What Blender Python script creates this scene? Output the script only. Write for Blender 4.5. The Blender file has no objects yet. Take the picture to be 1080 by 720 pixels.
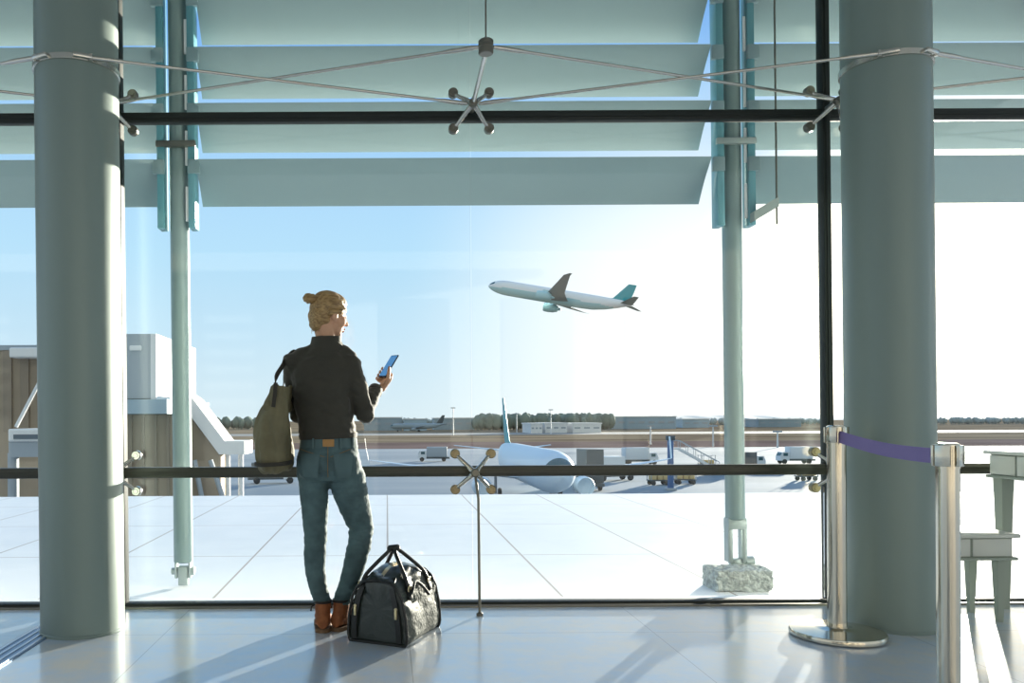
import bpy, bmesh, math, random
from mathutils import Vector, Matrix, noise
random.seed(7)
S = bpy.context.scene
COL = S.collection
R = math.radians
PI = math.pi

# ------------------------------------------------------------------ camera model (used only to size things)
CAM_H = 1.05; F = 850.0; PU, PV = 408.0, 442.0; ROLL = R(0.3)
def at(u, v, Y):
    du, dw = u-PU, PV-v
    dx = du*math.cos(ROLL)+dw*math.sin(ROLL); dy = -du*math.sin(ROLL)+dw*math.cos(ROLL)
    return Vector((dx*Y/F, Y, CAM_H+dy*Y/F))

# ------------------------------------------------------------------ materials
def new_mat(name):
    m = bpy.data.materials.new(name); m.use_nodes = True
    nt = m.node_tree
    return m, nt, nt.nodes['Principled BSDF']
def mat(name, col, rough=.5, metal=0., spec=.5, coat=0., bump=None, vary=None, sheen=0., trans=None):
    """bump=(scale, strength, distance)  vary=(scale, amount)"""
    m, nt, b = new_mat(name)
    b.inputs['Base Color'].default_value = (*col, 1)
    b.inputs['Roughness'].default_value = rough
    b.inputs['Metallic'].default_value = metal
    b.inputs['Specular IOR Level'].default_value = spec
    b.inputs['Coat Weight'].default_value = coat; b.inputs['Coat Roughness'].default_value = .4
    b.inputs['Sheen Weight'].default_value = sheen
    if bump or vary:
        tc = nt.nodes.new('ShaderNodeTexCoord')
    if vary:
        n = nt.nodes.new('ShaderNodeTexNoise'); n.inputs['Scale'].default_value = vary[0]; n.inputs['Detail'].default_value = 5
        nt.links.new(tc.outputs['Object'], n.inputs['Vector'])
        mr = nt.nodes.new('ShaderNodeMapRange'); mr.inputs['From Min'].default_value = .3; mr.inputs['From Max'].default_value = .7
        mr.inputs['To Min'].default_value = 1-vary[1]; mr.inputs['To Max'].default_value = 1+vary[1]
        nt.links.new(n.outputs['Fac'], mr.inputs['Value'])
        mx = nt.nodes.new('ShaderNodeVectorMath'); mx.operation = 'SCALE'; mx.inputs[0].default_value = col
        nt.links.new(mr.outputs['Result'], mx.inputs['Scale']); nt.links.new(mx.outputs[0], b.inputs['Base Color'])
    if bump:
        n2 = nt.nodes.new('ShaderNodeTexNoise'); n2.inputs['Scale'].default_value = bump[0]; n2.inputs['Detail'].default_value = 4
        nt.links.new(tc.outputs['Object'], n2.inputs['Vector'])
        bp = nt.nodes.new('ShaderNodeBump'); bp.inputs['Strength'].default_value = bump[1]; bp.inputs['Distance'].default_value = bump[2]
        nt.links.new(n2.outputs['Fac'], bp.inputs['Height']); nt.links.new(bp.outputs['Normal'], b.inputs['Normal'])
    return m

def glass_mat(name, tint=(.97,.985,.99), amount=1.0):
    m = bpy.data.materials.new(name); m.use_nodes = True; nt = m.node_tree; nt.nodes.clear()
    out = nt.nodes.new('ShaderNodeOutputMaterial'); mix = nt.nodes.new('ShaderNodeMixShader')
    tr = nt.nodes.new('ShaderNodeBsdfTransparent'); tr.inputs['Color'].default_value = (*tint, 1)
    gl = nt.nodes.new('ShaderNodeBsdfGlossy'); gl.inputs['Roughness'].default_value = .02
    fr = nt.nodes.new('ShaderNodeFresnel'); fr.inputs['IOR'].default_value = 1.45
    mu = nt.nodes.new('ShaderNodeMath'); mu.operation = 'MULTIPLY'; mu.inputs[1].default_value = amount
    nt.links.new(fr.outputs[0], mu.inputs[0]); nt.links.new(mu.outputs[0], mix.inputs[0])
    nt.links.new(tr.outputs[0], mix.inputs[1]); nt.links.new(gl.outputs[0], mix.inputs[2]); nt.links.new(mix.outputs[0], out.inputs[0])
    return m

def tile_mat(name, c1, c2, joint, sx, sy, ox, oy, jw, rough, spec, nscale, jamount=1.0, ior=1.5, rough_var=0.):
    """stone slabs in object XY coordinates with thin joints"""
    m, nt, b = new_mat(name); N = nt.nodes; L = nt.links
    tc = N.new('ShaderNodeTexCoord'); sp = N.new('ShaderNodeSeparateXYZ'); L.new(tc.outputs['Object'], sp.inputs[0])
    def line(sock, s, o):
        a = N.new('ShaderNodeMath'); a.operation = 'SUBTRACT'; a.inputs[1].default_value = o; L.new(sock, a.inputs[0])
        w = N.new('ShaderNodeMath'); w.operation = 'PINGPONG'; w.inputs[1].default_value = s/2; L.new(a.outputs[0], w.inputs[0])
        c = N.new('ShaderNodeMath'); c.operation = 'LESS_THAN'; c.inputs[1].default_value = jw/2; L.new(w.outputs[0], c.inputs[0])
        return c.outputs[0]
    mxm = N.new('ShaderNodeMath'); mxm.operation = 'MAXIMUM'
    L.new(line(sp.outputs[0], sx, ox), mxm.inputs[0]); L.new(line(sp.outputs[1], sy, oy), mxm.inputs[1])
    jm = N.new('ShaderNodeMath'); jm.operation = 'MULTIPLY'; jm.inputs[1].default_value = jamount; L.new(mxm.outputs[0], jm.inputs[0])
    n = N.new('ShaderNodeTexNoise'); n.inputs['Scale'].default_value = nscale; n.inputs['Detail'].default_value = 8; n.inputs['Roughness'].default_value = .65
    L.new(tc.outputs['Object'], n.inputs['Vector'])
    rp = N.new('ShaderNodeMapRange'); rp.inputs['From Min'].default_value = .35; rp.inputs['From Max'].default_value = .65; L.new(n.outputs['Fac'], rp.inputs['Value'])
    mc = N.new('ShaderNodeMix'); mc.data_type = 'RGBA'; mc.inputs[6].default_value = (*c1,1); mc.inputs[7].default_value = (*c2,1)
    L.new(rp.outputs['Result'], mc.inputs[0])
    mj = N.new('ShaderNodeMix'); mj.data_type = 'RGBA'; mj.inputs[7].default_value = (*joint,1)
    L.new(jm.outputs[0], mj.inputs[0]); L.new(mc.outputs[2], mj.inputs[6]); L.new(mj.outputs[2], b.inputs['Base Color'])
    b.inputs['Roughness'].default_value = rough; b.inputs['Specular IOR Level'].default_value = spec; b.inputs['IOR'].default_value = ior
    if rough_var:
        rr = N.new('ShaderNodeMapRange'); rr.inputs['To Min'].default_value = rough-rough_var; rr.inputs['To Max'].default_value = rough+rough_var
        L.new(n.outputs['Fac'], rr.inputs['Value']); L.new(rr.outputs['Result'], b.inputs['Roughness'])
    return m

def ground_mat(name):
    """apron / grass strips by distance, with broken streaks"""
    m, nt, b = new_mat(name); N = nt.nodes; L = nt.links
    tc = N.new('ShaderNodeTexCoord')
    mp = N.new('ShaderNodeMapping'); mp.inputs['Scale'].default_value = (.012,.06,1); L.new(tc.outputs['Object'], mp.inputs[0])
    n = N.new('ShaderNodeTexNoise'); n.inputs['Scale'].default_value = 1.; n.inputs['Detail'].default_value = 7; L.new(mp.outputs[0], n.inputs['Vector'])
    return m, nt, b, n, tc

M = {}
M['column'] = mat('column_paint', (.190,.250,.228), .46, .25, .5, .5, (900,.03,.001))
M['steel'] = mat('stainless_steel', (.62,.60,.55), .25, 1.)
M['steel_dark'] = mat('dark_steel', (.20,.19,.16), .35, .9)
M['brass_cap'] = mat('bronze_cap', (.33,.27,.16), .35, .9)
M['chrome'] = mat('polished_chrome', (.66,.60,.49), .13, 1.)
M['frame'] = mat('dark_gasket', (.020,.025,.023), .5, .0, .3)
M['frame_bronze'] = mat('dark_bronze_rail', (.04,.04,.028), .35, .2, .6)
M['glass'] = glass_mat('window_glass', (.955,.98,.985), .8)
M['white_metal'] = mat('white_metal', (.75,.77,.77), .45)
M['louvre'] = mat('louvre_enamel', (.182,.275,.300), .42, .0, .5, vary=(.6,.05))
M['louvre_top'] = mat('louvre_bounce_top', (.88,.88,.84), .5)  # made-up white finish, reflects sun on to the underside above
M['plate'] = mat('teal_plate', (.09,.27,.32), .3, .1)
M['post'] = mat('post_paint', (.19,.27,.265), .3, .15)
M['post_base'] = mat('post_foot_steel', (.36,.42,.41), .4, .5)
M['concrete'] = mat('rough_concrete', (.45,.48,.45), .9, bump=(60,.8,.02), vary=(40,.35))
M['belt'] = mat('purple_belt', (.20,.15,.36), .7, bump=(300,.2,.002))
M['jacket'] = mat('black_jacket', (.040,.036,.025), .78, sheen=.15, bump=(60,.25,.004))
M['denim'] = mat('blue_denim', (.070,.120,.128), .8, bump=(500,.3,.001), vary=(14,.28))
M['denim_light'] = mat('worn_denim', (.085,.14,.148), .8, bump=(500,.3,.001))
M['stitch'] = mat('tan_thread', (.22,.15,.07), .8)
M['leather_patch'] = mat('tan_leather', (.42,.22,.07), .6)
M['boot'] = mat('brown_suede', (.27,.085,.026), .75, bump=(90,.3,.003), vary=(30,.25))
M['sole'] = mat('boot_sole', (.16,.09,.045), .8)
M['lace'] = mat('dark_lace', (.02,.015,.012), .8)
M['skin'] = mat('skin', (.60,.33,.20), .5, vary=(25,.08))
M['lip'] = mat('lips', (.45,.14,.11), .45)
M['eye_white'] = mat('eye', (.7,.68,.64), .2)
M['olive'] = mat('olive_canvas', (.155,.135,.072), .75, bump=(70,.35,.006), vary=(12,.2))
M['olive_dark'] = mat('dark_trim', (.03,.026,.018), .7)
M['bag_leather'] = mat('black_leather', (.020,.028,.024), .3, 0, .7, bump=(40,.35,.004))
M['bag_trim'] = mat('black_trim', (.012,.013,.012), .35)
M['zip'] = mat('gold_zip', (.75,.62,.36), .3, .9)
M['phone'] = mat('phone_body', (.02,.035,.06), .25)
M['plane_white'] = mat('white_fuselage', (.86,.88,.87), .35, .0, .5)
M['plane_belly_shade'] = mat('teal_belly_shade', (.42,.68,.71), .35)  # teal stands for shade on the underside of a white fuselage
M['plane_wing'] = mat('grey_wing', (.20,.25,.26), .45)
M['plane_teal'] = mat('teal_tail', (.012,.33,.37), .4)
M['plane_pale'] = mat('pale_blue_fuselage', (.66,.78,.86), .4)
M['dark_glass'] = mat('dark_cockpit_glass', (.03,.10,.12), .15)
M['tyre'] = mat('tyre_rubber', (.03,.032,.034), .8)
M['bld_white'] = mat('white_cladding', (.82,.82,.80), .6, vary=(.3,.03))
M['bld_grey'] = mat('grey_cladding', (.36,.41,.45), .6, vary=(.3,.05))
M['bld_brown'] = mat('brown_panels', (.34,.27,.19), .7, vary=(.5,.12))
M['bld_rib'] = mat('brown_ribs', (.27,.215,.155), .7)
M['bld_blue'] = mat('pale_blue_cladding', (.34,.46,.54), .6, vary=(.05,.08))
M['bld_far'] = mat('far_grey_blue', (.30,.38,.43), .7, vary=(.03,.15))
M['window_dark'] = mat('dark_windows', (.10,.14,.17), .2)
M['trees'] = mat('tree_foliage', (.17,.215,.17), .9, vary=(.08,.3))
M['trees_pale'] = mat('haze_tinted_foliage', (.34,.40,.40), .9, spec=.1, vary=(.05,.2))  # distance haze put into the leaf colour
M['hill'] = mat('hill_haze_tint', (.62,.62,.60), .9)  # pale because the haze over the hills is put into the colour
M['veh_white'] = mat('white_vehicle_paint', (.70,.74,.76), .4)
M['veh_dark'] = mat('dark_vehicle_paint', (.07,.09,.10), .5)
M['veh_yellow'] = mat('yellow_vehicle_paint', (.60,.45,.20), .5)
M['veh_blue'] = mat('blue_paint', (.03,.12,.30), .5)
M['desk_white'] = mat('white_panel', (.62,.63,.58), .35)
M['desk_grey'] = mat('grey_green_wood', (.30,.34,.29), .45)

def hair_mat():
    m, nt, b = new_mat('blonde_hair'); N = nt.nodes; L = nt.links
    tc = N.new('ShaderNodeTexCoord'); mp = N.new('ShaderNodeMapping'); mp.inputs['Scale'].default_value = (10,75,75)
    vr = N.new('ShaderNodeVectorRotate'); vr.rotation_type = 'Z_AXIS'; vr.inputs['Angle'].default_value = -R(32)
    L.new(tc.outputs['Object'], vr.inputs[0]); L.new(vr.outputs[0], mp.inputs[0])
    n = N.new('ShaderNodeTexNoise'); n.inputs['Scale'].default_value = 1.6; n.inputs['Detail'].default_value = 4; L.new(mp.outputs[0], n.inputs['Vector'])
    cr = N.new('ShaderNodeValToRGB'); cr.color_ramp.elements[0].position = .35; cr.color_ramp.elements[0].color = (.21,.12,.045,1)
    cr.color_ramp.elements[1].position = .65; cr.color_ramp.elements[1].color = (.47,.30,.12,1)
    L.new(n.outputs['Fac'], cr.inputs[0]); L.new(cr.outputs[0], b.inputs['Base Color'])
    bp = N.new('ShaderNodeBump'); bp.inputs['Strength'].default_value = .5; bp.inputs['Distance'].default_value = .004
    L.new(n.outputs['Fac'], bp.inputs['Height']); L.new(bp.outputs[0], b.inputs['Normal']); b.inputs['Roughness'].default_value = .45
    return m
M['hair'] = hair_mat()
def croc_mat():
    m, nt, b = new_mat('embossed_leather'); N = nt.nodes; L = nt.links
    tc = N.new('ShaderNodeTexCoord'); v = N.new('ShaderNodeTexVoronoi'); v.inputs['Scale'].default_value = 75
    L.new(tc.outputs['Object'], v.inputs['Vector'])
    bp = N.new('ShaderNodeBump'); bp.inputs['Strength'].default_value = .45; bp.inputs['Distance'].default_value = .003; bp.invert = True
    L.new(v.outputs['Distance'], bp.inputs['Height']); L.new(bp.outputs[0], b.inputs['Normal'])
    b.inputs['Base Color'].default_value = (.045,.058,.05,1); b.inputs['Roughness'].default_value = .6; b.inputs['Specular IOR Level'].default_value = .35
    return m
M['croc'] = croc_mat()
def screen_mat():
    m, nt, b = new_mat('phone_screen'); b.inputs['Base Color'].default_value = (.03,.12,.28,1); b.inputs['Roughness'].default_value = .1
    b.inputs['Emission Color'].default_value = (.10,.30,.62,1); b.inputs['Emission Strength'].default_value = .55
    return m
M['screen'] = screen_mat()

# ------------------------------------------------------------------ mesh helpers
class MB:
    def __init__(self): self.bm = bmesh.new()
    def _faces(self, fs, mi):
        for f in fs: f.material_index = mi
    def box(self, c, s, rot=None, bevel=0., mi=0, seg=2):
        tmp = bmesh.new(); bmesh.ops.create_cube(tmp, size=1.0)
        bmesh.ops.scale(tmp, vec=Vector(s), verts=tmp.verts)
        if bevel: bmesh.ops.bevel(tmp, geom=list(tmp.edges), offset=bevel, segments=seg, affect='EDGES', profile=.5)
        m4 = Matrix.Translation(Vector(c)) @ (rot.to_4x4() if rot is not None else Matrix())
        return self._merge(tmp, m4, mi)
    def _merge(self, tmp, m4, mi):
        mp = {}
        for v in tmp.verts: mp[v] = self.bm.verts.new(m4 @ v.co)
        for f in tmp.faces:
            try: g = self.bm.faces.new([mp[v] for v in f.verts]); g.material_index = mi
            except ValueError: pass
        tmp.free(); return self
    def ball(self, c, r, rot=None, u=20, v=12, mi=0):
        if not hasattr(r, '__len__'): r = (r,r,r)
        tmp = bmesh.new(); bmesh.ops.create_uvsphere(tmp, u_segments=u, v_segments=v, radius=1.0)
        m4 = Matrix.Translation(Vector(c)) @ (rot.to_4x4() if rot is not None else Matrix()) @ Matrix.Diagonal((*r,1))
        return self._merge(tmp, m4, mi)
    def rings(self, rings, cap=True, mi=0, closed=False):
        rv = [[self.bm.verts.new(p) for p in ring] for ring in rings]
        n = len(rv[0])
        pairs = list(zip(rv, rv[1:])) + ([(rv[-1], rv[0])] if closed else [])
        for a, b in pairs:
            for i in range(n):
                j = (i+1) % n
                f = self.bm.faces.new((a[i], a[j], b[j], b[i])); f.material_index = mi
        if cap and not closed:
            f = self.bm.faces.new(list(reversed(rv[0]))); f.material_index = mi
            f = self.bm.faces.new(rv[-1]); f.material_index = mi
        return self
    def tube(self, pts, rad, n=14, mi=0, closed=False, flat=None, up=None):
        """swept round (or flat=(w,t)) section along pts; rad scalar or list"""
        pts = [Vector(p) for p in pts]; k = len(pts)
        if not hasattr(rad, '__len__'): rad = [rad]*k
        rings = []; pu = Vector(up) if up is not None else None
        for i, p in enumerate(pts):
            if closed: t = pts[(i+1) % k]-pts[i-1]
            else: t = pts[min(i+1,k-1)]-pts[max(i-1,0)]
            t.normalize()
            if pu is None: pu = Vector((0,0,1)) if abs(t.z) < .9 else Vector((1,0,0))
            a = (pu - t*pu.dot(t))
            if a.length < 1e-6: a = t.orthogonal()
            a.normalize(); b = t.cross(a)
            if up is None: pu = a
            if flat:
                w, h = flat; q = []
                for x, y in ((-1,-1),(1,-1),(1,1),(-1,1)): q.append(p + b*(x*w/2) + a*(y*h/2))
                rings.append(q)
            else:
                rings.append([p + (a*math.cos(2*PI*j/n)+b*math.sin(2*PI*j/n))*rad[i] for j in range(n)])
        return self.rings(rings, True, mi, closed)
    def limb(self, prs, n=20):
        """rounded chain of (point, radius)"""
        self.tube([p for p,_ in prs], [r for _,r in prs], n)
        for p, r in prs: self.ball(p, r*.995, u=16, v=10)
        return self
    def lathe(self, c, prof, n=40, axis='Z', mi=0, cap=True):
        c = Vector(c); rings = []
        for r, h in prof:
            ring = []
            for j in range(n):
                a = 2*PI*j/n; x, y = r*math.cos(a), r*math.sin(a)
                if axis == 'Z': q = Vector((x,y,h))
                elif axis == 'Y': q = Vector((x,h,-y))
                else: q = Vector((h,x,y))
                ring.append(c+q)
            rings.append(ring)
        return self.rings(rings, cap, mi)
    def prism(self, poly, direction, mi=0):
        d = Vector(direction); a = [Vector(p) for p in poly]
        return self.rings([a, [p+d for p in a]], True, mi)
    def build(self, name, m, parent=None, smooth=35, loc=None):
        me = bpy.data.meshes.new(name)
        bmesh.ops.recalc_face_normals(self.bm, faces=self.bm.faces)
        self.bm.to_mesh(me); self.bm.free()
        ms = m if isinstance(m, (list, tuple)) else [m]
        for x in ms: me.materials.append(M[x] if isinstance(x, str) else x)
        if smooth:
            me.shade_smooth(); me.set_sharp_from_angle(angle=R(smooth))
        o = bpy.data.objects.new(name, me); COL.objects.link(o)
        if parent is not None: o.parent = parent
        if loc is not None: o.location = loc
        return o

def soft(pts, n=5):
    """Catmull-Rom smoothing of a path"""
    p = [Vector(q) for q in pts]; p = [p[0]*2-p[1]]+p+[p[-1]*2-p[-2]]; out = []
    for i in range(1, len(p)-2):
        a, b, c, d = p[i-1:i+3]
        for k in range(n):
            t = k/n; out.append(.5*((2*b)+(c-a)*t+(2*a-5*b+4*c-d)*t*t+(3*b-a-3*c+d)*t**3))
    return out+[p[-2]]
def tag(o, label=None, cat=None, group=None, kind=None):
    if label: o['label'] = label
    if cat: o['category'] = cat
    if group: o['group'] = group
    if kind: o['kind'] = kind
    return o
def empty(name, loc=(0,0,0), label=None, cat=None, group=None, kind=None):
    o = bpy.data.objects.new(name, None); COL.objects.link(o); o.location = loc; o.empty_display_size = .1
    return tag(o, label, cat, group, kind)
def copy_tree(o, parent=None):
    c = o.copy(); COL.objects.link(c); c.parent = parent
    for ch in [x for x in bpy.data.objects if x.parent == o]: copy_tree(ch, c)
    return c
def remesh(o, voxel, smooth_iter=4, smooth_fac=.5):
    md = o.modifiers.new('r', 'REMESH'); md.mode = 'VOXEL'; md.voxel_size = voxel; md.use_smooth_shade = True
    if smooth_iter:
        sm = o.modifiers.new('s', 'SMOOTH'); sm.iterations = smooth_iter; sm.factor = smooth_fac
    bpy.context.view_layer.update()
    dg = bpy.context.evaluated_depsgraph_get()
    me = bpy.data.meshes.new_from_object(o.evaluated_get(dg)); old = o.data; mats = list(old.materials)
    o.modifiers.clear(); o.data = me; me.materials.clear()
    for x in mats: me.materials.append(x)
    for p in me.polygons: p.material_index = 0; p.use_smooth = True
    return o
def wrinkle(o, amp, freq, stretch=(1,1,1), seed=0., fn=None):
    me = o.data; ns = [v.normal.copy() for v in me.vertices]
    for v, nrm in zip(me.vertices, ns):
        p = Vector((v.co.x*stretch[0], v.co.y*stretch[1], v.co.z*stretch[2]))*freq + Vector((seed,seed*1.7,seed*.3))
        k = fn(v.co) if fn else 1.
        v.co += nrm*amp*k*(noise.noise(p)+.5*noise.noise(p*2.1))
    me.update()

# ================================================================== SETTING
YG = 4.55            # plane of the glass
MX = [-5.48, -1.51, 2.47, 6.44]      # mullions
JX = [-3.49, .48, 4.46]              # glass joints between them
ZR, ZT, ZH = .756, 2.752, 4.4
def struct(o, label=None, cat=None): return tag(o, label, cat, kind='structure')

M['floor'] = tile_mat('polished_stone', (.40,.51,.67), (.52,.53,.53), (.22,.22,.22), 1.2, 1.2, .1, .35, .004, .18, .5, 5.0, .6, 2.9, .05)  # blue of the reflected sky partly put into the stone colour
mb = MB(); mb.box((.5, -1.75, -.05), (19, 12.6, .1)); struct(mb.build('floor', 'floor', smooth=0))

# metal movement joint let into the floor beside the left column
mb = MB()
mb.box((-1.715, 3.1, .001), (.13, 2.85, .006), mi=0)
for dx in (-.062, -.028, .012, .05): mb.box((-1.715+dx, 3.1, .004), (.014, 2.85, .008), bevel=.002, mi=1)
M['strip'] = mat('blue_grey_strip', (.20,.30,.46), .35, .4); M['strip_light'] = mat('pale_strip', (.62,.70,.80), .3, .6)
struct(mb.build('trim_1', ['strip', 'strip_light']), 'metal floor strip running past the foot of the left column', 'floor strip')

# base channel, rails and mullions
mb = MB(); mb.box((.5, YG, .010), (12, .07, .03), bevel=.004); struct(mb.build('trim_2', 'frame'))
mb = MB(); mb.box((.5, YG-.05, .004), (12, .03, .012), bevel=.002); struct(mb.build('trim_3', 'steel_dark'))
mb = MB(); mb.box((.5, YG, ZR), (12, .05, .060), bevel=.006); mb.box((.5, YG-.028, ZR), (12, .008, .022)); struct(mb.build('trim_4', 'frame_bronze'))
mb = MB(); mb.box((.5, YG, ZT), (12, .05, .058), bevel=.006); mb.box((.5, YG-.028, ZT), (12, .008, .018)); struct(mb.build('trim_5', 'frame'))
for i, x in enumerate(MX):
    mb = MB(); mb.box((0, 0, ZH/2), (.042, .07, ZH), bevel=.004); mb.box((0, -.037, ZH/2), (.014, .008, ZH))
    o = mb.build('trim_%d' % (6+i), 'frame', loc=(x+.02, YG, 0)); o.rotation_euler = (0, -R(.35), 0); struct(o)
xs = sorted(MX+JX); n = 0
for a, b in zip(xs, xs[1:]):
    for z0, z1 in ((.02, ZR-.02), (ZR+.02, ZT-.02), (ZT+.02, ZH)):
        n += 1
        mb = MB(); mb.box(((a+b)/2, YG, (z0+z1)/2), (b-a-.010, .012, z1-z0)); struct(mb.build('window_%d' % n, 'glass', smooth=0))

M['wall'] = mat('added_hall_wall', (.30,.30,.28), .8); M['wall_dark'] = mat('reflection_panel', (.05,.052,.05), .5)
mb = MB(); mb.box((.5, -8.1, 2.3), (19, .2, 4.6), mi=0)  # unseen rear wall, added to give chrome and glass something to reflect
for k in range(7): mb.box((-7.2+k*2.6, -7.97, 1.9), (1.5, .08, 3.4), bevel=.02, mi=1)  # dark panels shaped for contrast in those reflections
struct(mb.build('wall_back_added', ['wall', 'wall_dark'], smooth=0))
M['ceiling'] = mat('ceiling_paint', (.42,.43,.40), .8)
mb = MB(); mb.box((.5, 1.0, 4.68), (13, 7.2, .16)); struct(mb.build('ceiling', 'ceiling', smooth=0))
# round steel columns with clamp ring
ZC = 2.80
def column(x, label):
    root = empty('round_column', (x, 4.06, 0), label, 'column', kind='structure')
    mb = MB(); mb.lathe((0,0,0), [(.2035,0), (.2035,.012), (.2,.016), (.2, 4.6)], 96); mb.build('shaft', 'column', root, 40)
    root.rotation_euler = (0, -R(.35), 0)
    mb = MB(); mb.lathe((0,0,ZC), [(.2,-.016), (.208,-.014), (.208,.014), (.2,.016)], 96, cap=False); mb.build('clamp_ring', 'steel', root)
    for s in (-1, 1):
        mb = MB(); mb.box((s*.10, -.19, ZC), (.09, .035, .022), Matrix.Rotation(s*R(25),3,'Z'), .005)
        mb.lathe((s*.135, -.175, ZC-.016), [(.010,0), (.010,.032)], 14); mb.build('clamp_lug', 'steel', root)
    return root
column(-1.535, 'round grey green steel column left of the woman, near the floor strip')
column(2.537, 'round grey green steel column beside the rope barrier posts')

# ------------------------------------------------------------------ spider fittings, hubs, rods
YS = 4.40
def spider(x, z, label, dark='steel_dark', cap='steel_dark', group='glass clamps with four arms', post=True):
    root = empty('spider_fitting', (x, YS, z), label, 'glass fitting', group)
    mb = MB(); mb.lathe((0,-.03,0), [(.0,0), (.018,.0), (.024,.008), (.024,.05), (.017,.06), (.017,.13)], 24, 'Y'); mb.build('boss', dark, root)
    for sx in (-1,1):
        for sz in (-1,1):
            e = Vector((sx*.1, .115, sz*.1))
            mb = MB(); mb.tube([(0,0,0), e*.35+Vector((0,-.006,0)), e*.75, e+Vector((0,-.012,0))], [.0155,.0125,.011,.012], 14); mb.build('arm', 'steel', root)
            mb = MB(); mb.lathe(e+Vector((0,-.034,0)), [(.0,0), (.012,0), (.014,.004), (.022,.004), (.027,.011), (.027,.042)], 28, 'Y'); mb.build('disc', cap, root)
    return root
spider(JX[1], ZT+.018, 'four armed glass clamp at the middle of the upper dark bar')
spider(JX[1], ZR, 'bronze capped four armed glass clamp at the middle of the lower rail', 'steel_dark', 'brass_cap')
spider(MX[1], ZT+.018, 'four armed glass clamp on the upper bar half hidden by the left column')
spider(MX[1]+.01, ZR, 'four armed glass clamp on the lower rail beside the left column', 'steel', 'steel')
spider(MX[2], ZT+.018, 'four armed glass clamp on the upper bar half hidden by the right column')
spider(MX[2]+.02, ZR, 'four armed glass clamp on the lower rail behind the purple belt post', 'steel', 'brass_cap')

YH, ZHB = 3.83, 2.815
hub = empty('strut_hub', (JX[1], YH, ZHB), 'steel cable hub with strut above the middle glass clamp', 'strut hub')
mb = MB(); mb.lathe((0,0,-.034), [(.030,0), (.036,.006), (.036,.03), (.031,.034), (.031,.042), (.036,.046), (.036,.062), (.030,.068)], 32); mb.build('hub_body', 'steel_dark', hub)
mb = MB(); mb.tube([(0,.0,-.02), (0, YS-YH, ZT+.018-ZHB)], .0125, 16); mb.build('strut', 'steel', hub)
mb = MB(); mb.tube([(0,0,.03), (0,0,1.6)], .004, 8); mb.build('hanger_cable', 'steel_dark', hub)

mb = MB(); mb.tube([(JX[1]+.01, 4.30, 0), (JX[1]+.01, 4.33, .62), (JX[1], YS-.012, ZR-.01)], .0075, 12)
mb.lathe((JX[1]+.01, 4.30, 0), [(.018,0), (.018,.012), (.009,.02)], 20)
tag(mb.build('tie_rod', 'steel_dark'), 'thin upright steel rod below the middle clamp, standing on the floor', 'rod')

def rod(a, b, label, r=.0075):
    a = Vector(a); b = Vector(b); d = (b-a).normalized()
    root = empty('tension_rod', a, label, 'rod', 'horizontal bracing rods')
    mb = MB(); mb.tube([(0,0,0), b-a], r, 12); mb.build('rod', 'steel', root)
    for q, s in ((Vector((0,0,0)), 1), (b-a, -1)):
        mb = MB(); mb.tube([q, q+d*s*.03, q+d*s*.13, q+d*s*.17], [.008,.0115,.0115,.008], 12); mb.build('turnbuckle', 'steel', root)
zs = ZT+.018
cl = Vector((-1.557, 3.865, ZC)); cr = Vector((2.517, 3.865, ZC))
rod(cl+Vector((.13,.02,0)), (JX[1]-.03, YS, zs), 'bracing rod running right from the left column clamp to the middle glass clamp')
rod((MX[1], YS, zs+.01), (JX[1]-.035, YH, ZHB), 'bracing rod from the clamp behind the left column up to the hub')
rod(cr+Vector((-.13,.02,0)), (JX[1]+.03, YS, zs), 'bracing rod running left from the right column clamp to the middle glass clamp')
rod((MX[2], YS, zs+.01), (JX[1]+.035, YH, ZHB), 'bracing rod from the clamp behind the right column up to the hub')
rod(cl+Vector((-.13,.02,0)), (JX[0], YS, zs), 'bracing rod leaving the left column clamp toward the left picture edge')
rod((MX[1], YS, zs+.01), (JX[0], YH, ZHB), 'lower bracing rod passing behind the left column to the left edge')
rod(cr+Vector((.13,.02,0)), (JX[2], YS, zs), 'bracing rod leaving the right column clamp toward the right picture edge')
rod((MX[2], YS, zs+.01), (JX[2], YH, ZHB), 'lower bracing rod passing behind the right column to the right edge')

# ================================================================== STANCHIONS
def stanchion(loc, h, r, label):
    root = empty('barrier_post', loc, label, 'barrier post', 'chrome rope barrier posts')
    mb = MB(); mb.lathe((0,0,0), [(.0,0), (.200,0), (.209,.006), (.211,.020), (.206,.030), (.10,.040), (.05,.043), (r+.004,.046), (r+.004,.05), (0,.05)], 72); mb.build('base', 'chrome', root)
    mb = MB(); mb.lathe((0,0,.045), [(r,0), (r,h-.045-.09)], 48); mb.build('post', 'chrome', root)
    mb = MB(); mb.lathe((0,0,h-.09), [(r+.002,0), (r+.002,.078), (r,.086), (r*.8,.09), (0,.09)], 48)
    for k in range(4):
        a = k*PI/2+.6; mb.box((math.cos(a)*(r+.003), math.sin(a)*(r+.003), .045+h-.09), (.010,.05,.075), Matrix.Rotation(a,3,'Z'), .002)
    mb.build('belt_head', 'chrome', root)
    return root
s1 = Vector((2.152, 3.86, 0)); s2 = Vector((2.003, 2.88, 0))
stanchion(s1, 1.01, .042, 'chrome barrier post with its round base in view')
stanchion(s2, .955, .037, 'nearer chrome barrier post whose base is below the frame')
mb = MB(); pts = []
for k in range(17):
    t = k/16; p = s1.lerp(s2, t); d = (s2-s1).normalized()
    p = (s1+d*.045).lerp(s2-d*.043, t); p.z = .955*(1-t)+.905*t-.016*math.sin(PI*t); pts.append(p)
mb.tube(pts, 1, flat=(.004,.056), up=(0,0,1))
tag(mb.build('barrier_belt', 'belt'), 'purple belt stretched between the two chrome barrier posts', 'belt')

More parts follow.
